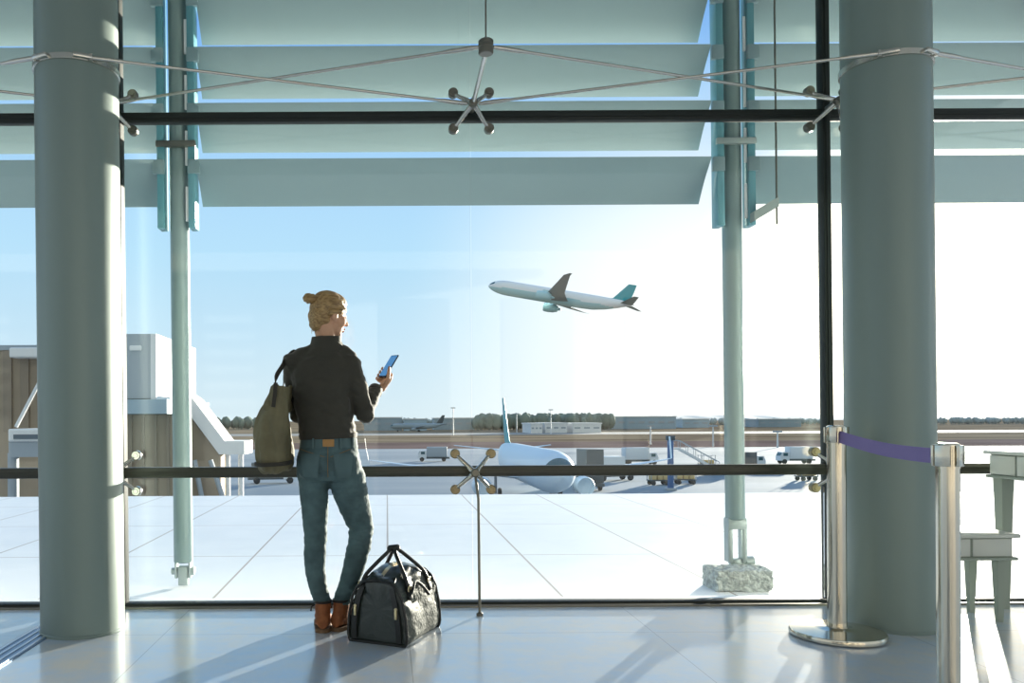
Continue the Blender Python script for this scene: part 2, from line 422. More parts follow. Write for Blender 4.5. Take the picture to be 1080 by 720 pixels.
# ================================================================== DESK AND STOOL
def taper_leg(mb, x, y, h, w0, w1):
    r0 = [(x-w0/2,y-w0/2,h), (x+w0/2,y-w0/2,h), (x+w0/2,y+w0/2,h), (x-w0/2,y+w0/2,h)]
    r1 = [(x-w1/2,y-w1/2,0), (x+w1/2,y-w1/2,0), (x+w1/2,y+w1/2,0), (x-w1/2,y+w1/2,0)]
    mb.rings([r1, r0])
def furniture(name, loc, rot, w, d, h, ah, leg, label, cat, gap):
    root = empty(name, loc, label, cat); root.rotation_euler = (0,0,rot)
    mb = MB(); mb.box((w/2, -d/2, h-.010), (w+.05, d+.05, .02), bevel=.006); mb.build('top', 'desk_white', root)
    mb = MB(); mb.box((w/2, -d/2, h-.02-ah/2), (w, d, ah), bevel=.003); mb.build('apron', 'desk_grey', root)
    mb = MB(); mb.box((w/2, -d/2, h-.02-ah-.006), (w+.035, d+.035, .016), bevel=.005); mb.build('apron_rim', 'desk_grey', root)
    for i in range(max(1, round(d/gap))):
        k = max(1, round(d/gap)); ww = d/k
        mb = MB(); mb.box((-.004, -(i+.5)*ww, h-.02-ah/2), (.012, ww-.014, ah-.012), bevel=.002); mb.build('side_panel', 'desk_white', root)
    for i in range(max(1, round(w/gap))):
        k = max(1, round(w/gap)); ww = w/k
        mb = MB(); mb.box(((i+.5)*ww, -d-.001, h-.02-ah/2), (ww-.014, .012, ah-.012), bevel=.002); mb.build('front_panel', 'desk_white', root)
    for x in (.04, w-.04):
        for y in (-.04, -d+.04):
            mb = MB(); taper_leg(mb, x, y, h-.03-ah, leg, leg*.55); mb.build('leg', 'desk_grey', root)
    return root
furniture('panelled_desk', (3.325, 4.44, 0), 0, 1.0, .95, .862, .115, .066, 'pale grey desk with panelled sides on tapered legs at right edge', 'desk', .19)
furniture('panelled_stool', (2.74, 4.36, 0), 0, .425, .28, .455, .10, .046, 'low panelled stool with tapered legs beside the taller desk', 'stool', .22)

# ================================================================== TERRACE, LOUVRES, POSTS
M['terrace'] = tile_mat('pale_paving', (.78,.80,.80), (.84,.85,.84), (.33,.27,.22), 1.04, 1.83, .0, 6.28, .016, .7, .3, 2.2, .75)
mb = MB(); mb.box((0, 7.95, -.16), (60, 6.7, .3)); o = mb.build('terrace_paving', 'terrace', smooth=0); struct(o, 'pale slab paving of the terrace outside the glass', 'paving')
M['kerb'] = mat('kerb_stone', (.62,.65,.66), .7)
mb = MB(); mb.box((0, 4.66, -.003), (60, .12, .022), bevel=.004); struct(mb.build('trim_10', 'kerb'))

def blade_mesh(x0, x1, mb):
    # curved aerofoil blade, near edge high, far edge low
    y0, z0, y1, z1 = 5.05, .240, 5.27, 0.
    prof_u, prof_l = [], []
    for k in range(11):
        t = k/10; y = y0+(y1-y0)*t; z = z0+(z1-z0)*t
        th = .020*math.sin(PI*min(1,max(0,t)))**.6+.003; sag = .018*math.sin(PI*t)
        nrm = Vector((0, .240, .220)).normalized()
        c = Vector((0, y, z)) + nrm*sag
        prof_u.append(c+nrm*th*.6); prof_l.append(c-nrm*th*.4)
    ring = prof_u + prof_l[::-1]
    mb.rings([[p+Vector((x0,0,0)) for p in ring], [p+Vector((x1,0,0)) for p in ring]])
    mb.bm.faces.ensure_lookup_table()
    for i in range(len(prof_u)-1): mb.bm.faces[i].material_index = 1     # unseen upper side, whitened to bounce sun on to the blade above
ROWS = [2.445+.352*k for k in range(7)]
def louvres(x0, x1, label):
    root = empty('sun_louvre', ((x0+x1)/2, 5.1, 2.445), label, 'louvre', 'sunshade louvres outside the glass')
    for z in ROWS:
        mb = MB(); blade_mesh(x0-(x0+x1)/2, x1-(x0+x1)/2, mb)
        for v in mb.bm.verts: v.co += Vector((0,-5.1,z-2.445))
        mb.build('louvre_blade', ['louvre', 'louvre_top'], root)
louvres(-5.0, -1.455, 'bank of teal sunshade blades behind the left column')
louvres(-1.195, 2.045, 'wide bank of teal sunshade blades above the woman and flying plane')
louvres(2.345, 6.2, 'bank of teal sunshade blades behind the right column')

def louvre_post(x, label, clevis_z, kind):
    root = empty('louvre_post', (x, 5.15, 0), label, 'post', 'posts carrying the sunshade'); root.rotation_euler = (0, -R(.35), 0)
    mb = MB(); mb.lathe((0,0,clevis_z), [(.054,0), (.060,.006), (.060,4.6-clevis_z)], 40); mb.build('pole', 'post', root)
    if kind == 'left':
        for s in (-1,1):
            mb = MB(); mb.box((s*.044, 0, clevis_z-.04), (.014,.06,.12), bevel=.004); mb.build('clevis_plate', 'post_base', root)
        mb = MB(); mb.box((0,0,.06), (.06,.05,.12), bevel=.004); mb.build('foot', 'post_base', root)
        mb = MB(); mb.lathe((-.075,0,.088), [(0,0), (.022,.0), (.022,.025), (.012,.025), (.012,.125), (.026,.125), (.026,.145), (0,.15)], 20, 'X'); mb.build('pin', 'post_base', root)
    else:
        for s in (-1,1):
            mb = MB(); mb.box((s*.045, 0, clevis_z-.13), (.03,.07,.28), bevel=.004); mb.build('clevis_plate', 'post_base', root)
        mb = MB(); mb.box((0,0,clevis_z-.03), (.118,.08,.06), bevel=.004); mb.build('clevis_head', 'post_base', root)
        mb = MB(); mb.box((.005,0,.07), (.055,.05,.16), bevel=.006); mb.build('foot', 'post_base', root)
        mb = MB(); mb.lathe((-.04,0,.13), [(0,0), (.02,0), (.02,.10), (.034,.10), (.034,.15), (0,.155)], 20, 'X'); mb.build('pin', 'post_base', root)
    for s in (-1,1):
        mb = MB(); w = .045; mb.box((s*.098, -.03, 3.45), (w,.10,2.38), bevel=.004); mb.build('carrier_plate', 'plate', root)
        for z in ROWS:
            mb = MB(); mb.box((s*.112, -.075, z+.20), (.075,.03,.09), bevel=.004); mb.build('blade_clip', 'louvre', root)
    for z in ROWS:
        mb = MB(); mb.box((.064, -.06, z-.03), (.018,.012,.22), bevel=.003); mb.build('white_tab', 'white_metal', root)
    mb = MB(); mb.box((0, -.075, 2.79), (.25,.03,.04), bevel=.005); mb.build('cross_bracket', 'steel_dark' if kind == 'left' else 'post_base', root)
    if kind == 'right':
        mb = MB(); mb.prism([(.08,-.14,2.27), (.235,-.14,2.36), (.235,-.14,2.42), (.08,-.14,2.33)], (0,.06,0)); mb.build('side_bracket', 'post_base', root)
        mb = MB(); mb.tube([(.225,-.13,2.25), (.225,-.13,4.6)], .006, 10); mb.build('cable', 'steel_dark', root)
    return root
louvre_post(-1.303, 'painted outdoor post standing on the terrace left of the woman', .145, 'left')
louvre_post(2.225, 'painted outdoor post standing on the rough concrete block', .40, 'right')
# rough block under the right post
mb = MB(); tmp = bmesh.new(); bmesh.ops.create_cube(tmp, size=1); bmesh.ops.subdivide_edges(tmp, edges=tmp.edges, cuts=18, use_grid_fill=True)
for v in tmp.verts:
    v.co = Vector((v.co.x*.345, v.co.y*.22, v.co.z*.125)); nn = noise.noise_vector(v.co*28)*.012+noise.noise_vector(v.co*80)*.006; v.co += nn
mb._merge(tmp, Matrix.Translation((2.17, 5.0, .055)), 0)
tag(mb.build('concrete_block', 'concrete', smooth=0), 'rough grey concrete block on the paving at the foot of the right post', 'block')

# ================================================================== AIRFIELD
ZA = -7.6
M_apron, nt, b, n, tc = ground_mat('apron_asphalt')
cr_ = nt.nodes.new('ShaderNodeValToRGB'); e = cr_.color_ramp.elements
e[0].position = .35; e[0].color = (.21,.27,.32,1); e[1].position = .65; e[1].color = (.33,.38,.42,1)
nt.links.new(n.outputs['Fac'], cr_.inputs[0]); nt.links.new(cr_.outputs[0], b.inputs['Base Color']); b.inputs['Roughness'].default_value = .9; b.inputs['Specular IOR Level'].default_value = .05
M['apron'] = M_apron
M_grass, nt, b, n, tc = ground_mat('dry_grass')
cr_ = nt.nodes.new('ShaderNodeValToRGB'); e = cr_.color_ramp.elements
e[0].position = .36; e[0].color = (.17,.115,.08,1); e[1].position = .62; e[1].color = (.36,.27,.18,1)
k = e.new(.5); k.color = (.27,.21,.14,1)
nt.links.new(n.outputs['Fac'], cr_.inputs[0]); nt.links.new(cr_.outputs[0], b.inputs['Base Color']); b.inputs['Roughness'].default_value = .95; b.inputs['Specular IOR Level'].default_value = 0.
M['dry_grass'] = M_grass
M['taxiway'] = mat('taxiway', (.34,.33,.31), .9, spec=.05)
M['red_strip'] = mat('reddish_earth', (.22,.155,.135), .9, spec=0., vary=(.03,.25))
def ground(name, y0, y1, m, z, label):
    mb = MB(); mb.box((0, (y0+y1)/2, z-.05), (2*(y1*1.2+200), y1-y0, .1)); struct(mb.build(name, m, smooth=0), label, 'ground')
ground('apron_ground', 11.5, 235, 'apron', ZA, 'grey blue apron asphalt below the terrace')
ground('earth_verge_ground', 235, 300, 'red_strip', ZA, 'reddish earth verge beyond the apron')
ground('dry_grass_ground', 300, 430, 'dry_grass', ZA, 'dry grass between apron and far taxiway')
ground('taxiway_ground', 430, 500, 'taxiway', ZA, 'pale taxiway strip crossing the dry grass')
ground('far_grass_ground', 500, 4000, 'dry_grass', ZA, 'far dry grass below the tree line')

# hills
def ridge(name, u0, u1, vtop, Y, m, seed, label, amp=3., thick=60):
    mb = MB(); n_ = 60; rr = []
    for k in range(n_+1):
        u = u0+(u1-u0)*k/n_; c = at(u, PV, Y); env = math.sin(PI*k/n_)**.5
        h = at(u, vtop, Y).z-ZA; h = h*(.55+.45*env)+noise.noise(Vector((k*.22,seed,0)))*amp
        rr.append([(c.x,Y-thick,ZA), (c.x,Y-thick*.4,ZA+h*.75), (c.x,Y,ZA+h), (c.x,Y+thick,ZA)])
    mb.rings(rr); struct(mb.build(name, m), label, 'hill')
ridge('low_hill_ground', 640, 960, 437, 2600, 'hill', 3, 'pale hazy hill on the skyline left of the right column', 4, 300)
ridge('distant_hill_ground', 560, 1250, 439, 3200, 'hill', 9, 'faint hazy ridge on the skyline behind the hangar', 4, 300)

# tree belts: far too many crowns to count
def tree_belt(name, u0, u1, v, Y, count, m, seed, label):
    rnd = random.Random(seed); mb = MB()
    for k in range(count):
        u = rnd.uniform(u0,u1); h = (at(u, v, Y).z-ZA)*rnd.uniform(.72,1.08); y = Y+rnd.uniform(-15,15); c = at(u, PV, y); c.x = c.x
        r = h*rnd.uniform(.24,.42)
        tmp = bmesh.new(); bmesh.ops.create_icosphere(tmp, subdivisions=2, radius=1)
        for q in tmp.verts: q.co *= 1+.28*noise.noise(q.co*2.2+Vector((k,0,0)))
        mb._merge(tmp, Matrix.Translation((c.x, y, ZA+h*.55)) @ Matrix.Diagonal((r, r, h*.47, 1)), 0)
        mb.tube([(c.x,y,ZA), (c.x,y,ZA+h*.4)], .4, 6)
    tag(mb.build(name, m, smooth=60), label, 'trees', kind='stuff')
tree_belt('treeline', 500, 645, 436.5, 620, 190, 'trees', 1, 'dark green tree belt on the horizon right of the parked tail fin')
tree_belt('treeline', 222, 300, 440, 760, 70, 'trees', 2, 'dark tree belt on the horizon behind the olive tote bag')
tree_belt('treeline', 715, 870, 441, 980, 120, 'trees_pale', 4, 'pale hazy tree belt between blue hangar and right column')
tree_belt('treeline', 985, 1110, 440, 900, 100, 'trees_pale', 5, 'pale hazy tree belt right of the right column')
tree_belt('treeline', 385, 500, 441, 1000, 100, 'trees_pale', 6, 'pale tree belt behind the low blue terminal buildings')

# far buildings
def far_building(u0, u1, vtop, Y, m, label, depth=30, cat='building', roof=True):
    a = at(u0, vtop, Y); b_ = at(u1, vtop, Y); w = b_.x-a.x; h = (a.z+b_.z)/2-ZA
    root = empty('airport_building', ((a.x+b_.x)/2, Y+depth/2, ZA), label, cat, 'buildings on the horizon')
    mb = MB(); mb.box((0,0,h/2), (w,depth,h)); mb.build('wall', m, root, 0)
    mb = MB(); mb.box((0,0,h+.25), (w+1,depth+1,.7)); mb.build('roof', 'bld_white', root, 0)
    mb = MB(); k = max(3,int(w/7))
    for i in range(k): mb.box((-w/2+(i+.5)*w/k, -depth/2-.05, h*.55), (w/k*.6,.3,h*.18))
    mb.build('window_band', 'bld_grey', root, 0)
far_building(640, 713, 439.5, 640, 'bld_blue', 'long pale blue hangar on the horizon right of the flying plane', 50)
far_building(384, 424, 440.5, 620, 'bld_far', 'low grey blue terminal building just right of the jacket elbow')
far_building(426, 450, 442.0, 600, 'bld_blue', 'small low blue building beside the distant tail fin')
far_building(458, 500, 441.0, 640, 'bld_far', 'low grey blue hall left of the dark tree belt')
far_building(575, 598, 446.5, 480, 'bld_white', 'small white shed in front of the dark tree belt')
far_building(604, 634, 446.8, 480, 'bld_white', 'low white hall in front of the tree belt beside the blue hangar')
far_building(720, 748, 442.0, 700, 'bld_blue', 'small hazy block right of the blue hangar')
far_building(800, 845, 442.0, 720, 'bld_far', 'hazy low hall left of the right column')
far_building(560, 572, 447, 470, 'bld_white', 'tiny white hut right of the parked tail fin')
def mast(u, vtop, Y, label):
    c = at(u, PV, Y); h = at(u, vtop, Y).z-ZA
    root = empty('floodlight_mast', (c.x, Y, ZA), label, 'mast', 'floodlight masts on the airfield')
    mb = MB(); mb.tube([(0,0,0), (0,0,h)], [.3,.18], 8); mb.build('pole', 'bld_white', root)
    mb = MB(); mb.box((0,0,h), (2.4,.6,.5)); mb.build('lamp_head', 'bld_grey', root)
mast(478, 430, 420, 'thin floodlight mast left of the parked tail fin')
mast(545, 436, 500, 'thin floodlight mast just right of the parked tail fin')
mast(581, 432, 450, 'thin floodlight mast above the dark tree belt')
mast(686, 449, 260, 'white floodlight mast left of the blue pylon')
mast(752, 449, 240, 'white floodlight mast left of the right outdoor post')
mast(820, 455, 230, 'white floodlight mast right of the right outdoor post')

# ------------------------------------------------------------------ airliners
def airfoil(x_le, y, z, chord, th, axis='Y', n=10):
    """section in the XZ plane at span y (axis Y) or in the XY plane at height (axis Z); nose is +X"""
    up, lo = [], []
    for k in range(n+1):
        t = k/n; tt = t**1.4; h = th*chord*(2.2*math.sqrt(max(tt,0))*(1-tt)**.9+.012)*.55
        up.append((x_le-chord*tt, h)); lo.append((x_le-chord*tt, -h*.7 if axis == 'Y' else -h))
    pts = up+lo[::-1]
    if axis == 'Y': return [Vector((a, y, z+h)) for a, h in pts]
    return [Vector((a, h, z)) for a, h in pts]
def airliner(name, L, rad, semi, label, fus, belly, wingm, tailm, gear=False, tilt_dihedral=8., sweep=.50, winglet=0., group=None, shaded_belly=True):
    root = empty(name, (0,0,0), label, 'airplane', group)
    prof = [(0,.02,-.10), (.008,.22,-.09), (.02,.42,-.06), (.04,.64,-.03), (.07,.84,0), (.11,.97,0), (.15,1,0), (.66,1,0), (.74,.96,.04), (.82,.80,.18), (.90,.55,.40), (.96,.30,.58), (1,.08,.68)]
    fine = []
    for (a, b_, c), (a2, b2, c2) in zip(prof, prof[1:]):
        for k in range(3): t = k/3; fine.append((a+(a2-a)*t, b_+(b2-b_)*t, c+(c2-c)*t))
    fine.append(prof[-1]); mb = MB(); rr = []
    for t, r_, zo in fine:
        x = L/2-L*t; rr.append([Vector((x, math.sin(2*PI*j/36)*r_*rad, math.cos(2*PI*j/36)*r_*rad+zo*rad)) for j in range(36)])
    mb.rings(rr)
    if shaded_belly:  # lower hull coloured as if in shade
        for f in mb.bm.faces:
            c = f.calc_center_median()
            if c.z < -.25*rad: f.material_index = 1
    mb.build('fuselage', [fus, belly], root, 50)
    mb = MB()   # cockpit glazing strip
    rr = []
    for t, r_, zo in ((.012,.30,-.078), (.0215,.45,-.057), (.034,.585,-.038), (.048,.70,-.022)):
        rr.append([Vector((L/2-L*t, math.sin(a)*r_*rad*1.015, math.cos(a)*r_*rad*1.015+zo*rad+.0*rad)) for a in [R(-75)+R(150)*j/14 for j in range(15)]])
    rv = [[mb.bm.verts.new(p) for p in r_] for r_ in rr]
    for a, c in zip(rv, rv[1:]):
        for i in range(14): mb.bm.faces.new((a[i], a[i+1], c[i+1], c[i]))
    mb.bm.normal_update(); bmesh.ops.solidify(mb.bm, geom=list(mb.bm.faces), thickness=.06)
    mb.build('cockpit_window', 'dark_glass', root, 40)
    td = math.tan(R(tilt_dihedral))
    for s in (1,-1):
        mb = MB(); root_c = L*.185; secs = []
        for t, cf, th in ((0,1.0,.13), (.12,.82,.12), (.33,.56,.11), (.66,.37,.10), (.92,.22,.09), (1.0,.09,.07)):
            y = rad*.5+(semi-rad*.5)*t; x_le = L*.115-(y)*sweep - (semi*.05 if t == 1. else 0)
            z = -rad*.62+(y-rad*.5)*td*(.75+.25*t)
            secs.append(airfoil(x_le, s*y, z, root_c*cf, th))
        if winglet:
            y, z = secs[-1][0].y, secs[-1][0].z; x = secs[-1][0].x
            secs.append([p+Vector((-winglet*.45, s*winglet*.12, winglet*.55)) for p in secs[-1]])
            secs.append([p+Vector((-winglet*.30, s*winglet*.07, winglet*.45)) for p in secs[-1]])
        mb.rings(secs); mb.build('wing', wingm, root, 50)
        yE = semi*.31; xE = L*.115-yE*sweep+L*.022; zE = -rad*.62+(yE-rad*.5)*td*.8-rad*.62; rE = rad*(.62 if shaded_belly else .5)
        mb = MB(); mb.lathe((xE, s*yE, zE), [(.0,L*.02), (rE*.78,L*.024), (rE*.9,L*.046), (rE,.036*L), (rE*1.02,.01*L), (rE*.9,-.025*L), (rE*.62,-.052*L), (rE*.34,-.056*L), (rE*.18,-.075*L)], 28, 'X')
        mb.box((xE-L*.012, s*yE, zE+rE*1.05), (L*.05, .25, rE*.6)); mb.build('engine', belly if shaded_belly else fus, root, 40)
        mb = MB(); secs = []
        for t, cf in ((0,1.), (.5,.7), (1.,.38)):
            y = rad*.25+(semi*.335)*t; secs.append(airfoil(-L*.395-y*.62, s*y, rad*.42+y*.10, L*.085*cf, .09))
        mb.rings(secs); mb.build('tailplane', wingm, root, 50)
    mb = MB(); secs = []; hf = rad*(2.4 if shaded_belly else 3.0)
    for t, cf in ((0,1.35), (.12,1.0), (.6,.72), (1.,.46)):
        secs.append(airfoil(-L*.345-hf*t*.72+(L*.05 if t == 0 else 0), 0, rad*.78+hf*t, L*.112*cf, .07, 'Z'))
    mb.rings(secs); mb.build('tail_fin', tailm, root, 50)
    if gear:
        hb = gear
        for (x, y, ws) in ((L*.36, 0, .25), (-L*.03, 3.3, .45), (-L*.03, -3.3, .45)):
            mb = MB(); mb.tube([(x,y,-rad*.7), (x,y,-hb+.45)], .16, 10); g = mb.build('gear_leg', 'bld_grey', root)
            for q in (-1,1):
                mb = MB(); mb.lathe((x, y+q*ws-.18, -hb+.55), [(.25,0), (.50,.02), (.55,.08), (.55,.28), (.50,.34), (.25,.36)], 20, 'Y'); mb.build('wheel', 'tyre', g)
    return root
fly = airliner('flying_airliner', 64, 3.25, 31, 'white airliner with teal tail climbing in the open sky', 'plane_white', 'plane_belly_shade', 'plane_wing', 'plane_teal', tilt_dihedral=8.5, sweep=.46)
c = at(589, 313, 350)
yaw = R(180-22); pitch = R(-13); roll = R(8)
# nose is +X; heading left and slightly away, nose up, near wing raised
fly.matrix_world = Matrix.Translation(c) @ Matrix.Rotation(yaw,4,'Z') @ Matrix.Rotation(pitch,4,'Y') @ Matrix.Rotation(roll,4,'X')

tail = Vector((15.0,104,0)); nose = Vector((15.3,70,0)); mid = (tail+nose)/2; dvec = nose-tail
park = airliner('parked_airliner', dvec.length, 2.0, 17.2, 'pale airliner with teal fin parked on the apron below the terrace', 'plane_pale', 'plane_pale', 'plane_pale', 'plane_teal', gear=3.75, tilt_dihedral=5.5, sweep=.42, winglet=2.4, shaded_belly=False)
park.matrix_world = Matrix.Translation((mid.x, mid.y, ZA+3.75)) @ Matrix.Rotation(math.atan2(dvec.y, dvec.x),4,'Z')
fard = airliner('distant_airliner', 38, 2.0, 17, 'tiny dark tailed airliner among the low terminal buildings', 'bld_far', 'bld_far', 'bld_far', 'veh_dark', gear=3.75, tilt_dihedral=5., sweep=.42, shaded_belly=False)
c = at(440, PV, 560); fard.matrix_world = Matrix.Translation((c.x, 560, ZA+3.75)) @ Matrix.Rotation(R(180+4),4,'Z')

# ------------------------------------------------------------------ terminal pier and stair bridge on the left
def px_box(u0, u1, v0, Y, depth, z0=None):
    a = at(u0, v0, Y); b_ = at(u1, v0, Y); z0 = ZA if z0 is None else z0
    return Vector(((a.x+b_.x)/2, Y+depth/2, ((a.z+b_.z)/2+z0)/2)), (b_.x-a.x, depth, (a.z+b_.z)/2-z0)
root = empty('pier_tower', (-11.5, 38, ZA), 'tall service tower, shaded front coloured grey and sunlit side white, seen through the glass beside the left column', 'building')
def rel(mb, name, m, root): 
    o = mb.build(name, m, root, 0); o.matrix_parent_inverse = Matrix.Translation(-root.location); return o
c, s = px_box(108, 161, 352, 36, 7.4, at(0,421,36).z); mb = MB(); mb.box(c, s); rel(mb, 'upper_block', ['bld_grey'], root)  # grey carries the shade on the front face
a = at(161.3, 352, 36); mb = MB(); mb.box((a.x+.02, 36+3.7, (a.z+at(0,427,36).z)/2), (.25, 7.45, a.z-at(0,427,36).z)); rel(mb, 'sunlit_side_tone', 'bld_white', root)  # sunlight on this side put in as white colour
c, s = px_box(104, 176, 421, 35.2, 8.4, at(0,437,35.2).z); mb = MB(); mb.box(c, s); rel(mb, 'balcony_band', 'bld_blue', root)
c, s = px_box(106, 184, 437, 36.2, 7.0, ZA); mb = MB(); mb.box(c, s)
for k in range(6): mb.box((c.x-s[0]/2+(k+.5)*s[0]/6, 36.15, c.z), (.12,.16,s[2]), mi=1)
rel(mb, 'lower_wall', ['bld_brown', 'bld_rib'], root)
mb = MB(); a = at(143, 367, 35.95); mb.box((a.x,35.95,a.z), (.55,.12,.24), bevel=.05); rel(mb, 'wall_lamp', 'bld_white', root)

root = empty('stair_bridge', at(220, 470, 38), 'white sloping stair bridge beside the service tower, right of the left outdoor post', 'stair')
poly = [(196,415), (203,420), (237,465), (258,465), (258,479), (231,479), (199,436), (196,434)]
mb = MB(); mb.prism([at(u,v,37.5) for u,v in poly], (0,2.2,0)); o = rel(mb, 'side_wall', 'bld_white', root)
mb = MB(); mb.prism([at(u,v,37.8) for u,v in ((196,437), (199,437), (231,479), (231,560), (196,560))], (0,1.6,0)); rel(mb, 'infill_wall', 'bld_brown', root)
for u in (205, 222, 240, 254):
    mb = MB(); a = at(u, 478, 38.4); mb.tube([(a.x,38.4,a.z), (a.x,38.4,ZA)], .13, 10); rel(mb, 'leg', 'bld_white', root)
mb = MB()
for (u0,v0,u1,v1) in ((205,485,216,540), (222,485,240,540)):
    mb.tube([at(u0,v0,37.4), at(u1,v1,37.4)], .12, 8)
rel(mb, 'brace', 'bld_grey', root)

root = empty('terminal_wing', (-22, 45, ZA), 'brown terminal wing with white roof box beyond the left column', 'building')
c, s = px_box(-120, 70, 366, 44, 9, ZA); mb = MB(); mb.box(c, s); rel(mb, 'wall', 'bld_brown', root)
mb = MB()
for k in range(9):
    a = at(-100+k*18, 380, 43.9); mb.box((a.x, 43.95, a.z-1.6), (.45,.2,4.6))
rel(mb, 'pilaster', 'bld_rib', root)
c, s = px_box(-130, 70, 364, 43.8, 9.4, at(0,369,43.8).z); mb = MB(); mb.box(c, s); rel(mb, 'roof', 'bld_grey', root)
c, s = px_box(9, 42, 366, 43, 3, at(0,377,43).z); mb = MB(); mb.box(c, s, bevel=.1); rel(mb, 'roof_box', 'bld_white', root)

root = empty('boarding_bridge', at(25, 470, 38), 'white boarding bridge cabin with slanted arm left of the left column', 'bridge')
c, s = px_box(8, 60, 452, 37, 3, at(0,466,37).z); mb = MB(); mb.box(c, s, bevel=.08); rel(mb, 'cabin', 'bld_white', root)
c, s = px_box(9, 60, 466, 37.1, 2.8, at(0,482,37).z); mb = MB(); mb.box(c, s); rel(mb, 'lower_cabin', 'bld_grey', root)
c, s = px_box(14, 48, 458, 36.95, .1, at(0,463,36.95).z); mb = MB(); mb.box(c, s); rel(mb, 'window_band', 'window_dark', root)
mb = MB(); mb.tube([at(17,450,38), at(41,404,38)], .09, 10); rel(mb, 'arm', 'bld_white', root)
for u in (14, 48):
    a = at(u, 482, 38.5); mb = MB(); mb.tube([(a.x,38.5,a.z+.2), (a.x,38.5,ZA)], .25, 12); rel(mb, 'leg', 'bld_grey', root)

# ------------------------------------------------------------------ ground vehicles
def wheel(mb, x, y, r): mb.lathe((x, y-.15, r), [(r*.5,0), (r,.03), (r,.27), (r*.5,.3)], 18, 'Y')
def truck(u, Y, rot, label, body, bl=3.6, bh=2.2, cat='truck', name='apron_truck'):
    c = at(u, PV, Y); root = empty(name, (c.x, Y, ZA), label, cat, 'vehicles on the apron'); root.rotation_euler = (0,0,rot)
    mb = MB(); mb.box((-.6,0,.75), (bl+2.0,1.9,.35), bevel=.05); mb.build('chassis', 'veh_dark', root)
    mb = MB(); mb.box((-1.1,0,.95+bh/2), (bl,2.2,bh), bevel=.08); mb.build('body', body, root)
    x = -1.1+bl/2+.85
    mb = MB(); mb.prism([(x-.8,-1,.6), (x+.85,-1,.6), (x+.85,-1,1.4), (x+.45,-1,2.2), (x-.8,-1,2.2)], (0,2,0)); cab = mb.build('cab', 'veh_white', root)
    mb = MB(); mb.box((x+.68,0,1.78), (.06,1.7,.62), Matrix.Rotation(R(-26),3,'Y')); mb.box((x-.1,-1.01,1.75), (.8,.04,.55)); mb.box((x-.1,1.01,1.75), (.8,.04,.55)); mb.build('windscreen', 'dark_glass', cab)
    for xx in (-1.1-bl/2+.7, x+.1):
        for y in (-.9,.9):
            mb = MB(); wheel(mb, xx, y, .45); mb.build('wheel', 'tyre', root)
def cart(u, Y, rot, label, m):
    c = at(u, PV, Y); root = empty('baggage_cart', (c.x, Y, ZA), label, 'cart', 'baggage carts on the apron'); root.rotation_euler = (0,0,rot)
    mb = MB(); mb.box((0,0,.6), (2.6,1.5,.14), bevel=.02); mb.build('deck', 'veh_dark', root)
    mb = MB()
    for x in (-1.2,1.2):
        for y in (-.7,.7): mb.tube([(x,y,.6), (x,y,2.1)], .05, 8)
    mb.build('frame', 'bld_grey', root)
    mb = MB(); mb.box((0,0,2.12), (2.7,1.6,.08), bevel=.02); mb.build('canopy', m, root)
    mb = MB()
    for x in (-.75,.05,.8): mb.box((x,0,1.0), (.65,1.1,.6), bevel=.06)
    mb.build('load', 'veh_yellow', root)
    for x in (-.9,.9):
        for y in (-.6,.6):
            mb = MB(); wheel(mb, x, y, .3); mb.build('wheel', 'tyre', root)
def stairs_truck(u, Y, rot, label):
    c = at(u, PV, Y); root = empty('boarding_stairs', (c.x, Y, ZA), label, 'boarding stairs'); root.rotation_euler = (0,0,rot)
    mb = MB(); mb.box((0,0,.7), (6,2,.5), bevel=.05); mb.build('chassis', 'veh_dark', root)
    mb = MB(); mb.prism([(-3,-.8,.9), (2.6,-.8,4.1), (3.6,-.8,4.1), (3.6,-.8,3.8), (2.8,-.8,3.8), (-2.6,-.8,.7)], (0,1.6,0)); mb.build('flight', 'veh_white', root)
    for y in (-.85,.85):
        mb = MB(); mb.tube([(-3,y,2.0), (2.6,y,5.2), (3.6,y,5.2)], .05, 8)
        for k in range(6):
            t = k/5; mb.tube([(-3+5.6*t,y,.9+3.2*t), (-3+5.6*t,y,2+3.2*t)], .04, 6)
        mb.build('railing', 'bld_grey', root)
    for x in (-2,2):
        for y in (-.85,.85):
            mb = MB(); wheel(mb, x, y, .45); mb.build('wheel', 'tyre', root)
truck(618, 98, R(100), 'tall dark catering truck standing right of the parked airliner nose', 'veh_dark', 3.0, 4.0)
truck(648, 112, R(20), 'white box truck on the apron left of the blue pylon', 'veh_white', 4.2, 2.4)
truck(676, 150, R(5), 'pale truck farther back on the apron behind the white box truck', 'veh_white', 4.6, 2.2)
truck(836, 150, R(178), 'white truck on the apron left of the right column', 'veh_white', 4.2, 2.2)
truck(790, 135, R(12), 'dark truck on the apron right of the outdoor post', 'veh_dark', 3.6, 1.9)
truck(455, 165, R(176), 'grey truck beyond the parked airliner wing tip', 'bld_grey', 4.2, 2.0)
truck(290, 110, R(10), 'dark truck low on the apron beside the olive tote bag', 'veh_dark', 4.2, 1.9)
cart(630, 128, R(8), 'baggage cart between the two nearer box trucks', 'veh_white')
cart(694, 104, R(4), 'baggage cart with tan load just left of the blue pylon', 'veh_white')
cart(722, 105, R(-6), 'baggage cart with tan load just right of the blue pylon', 'veh_yellow')
cart(850, 110, R(10), 'baggage cart close to the lower right glass clamp', 'bld_grey')
cart(745, 140, R(6), 'baggage cart farther off between pylon and outdoor post', 'bld_grey')
stairs_truck(735, 122, R(170), 'white boarding stairs standing behind the right outdoor post')
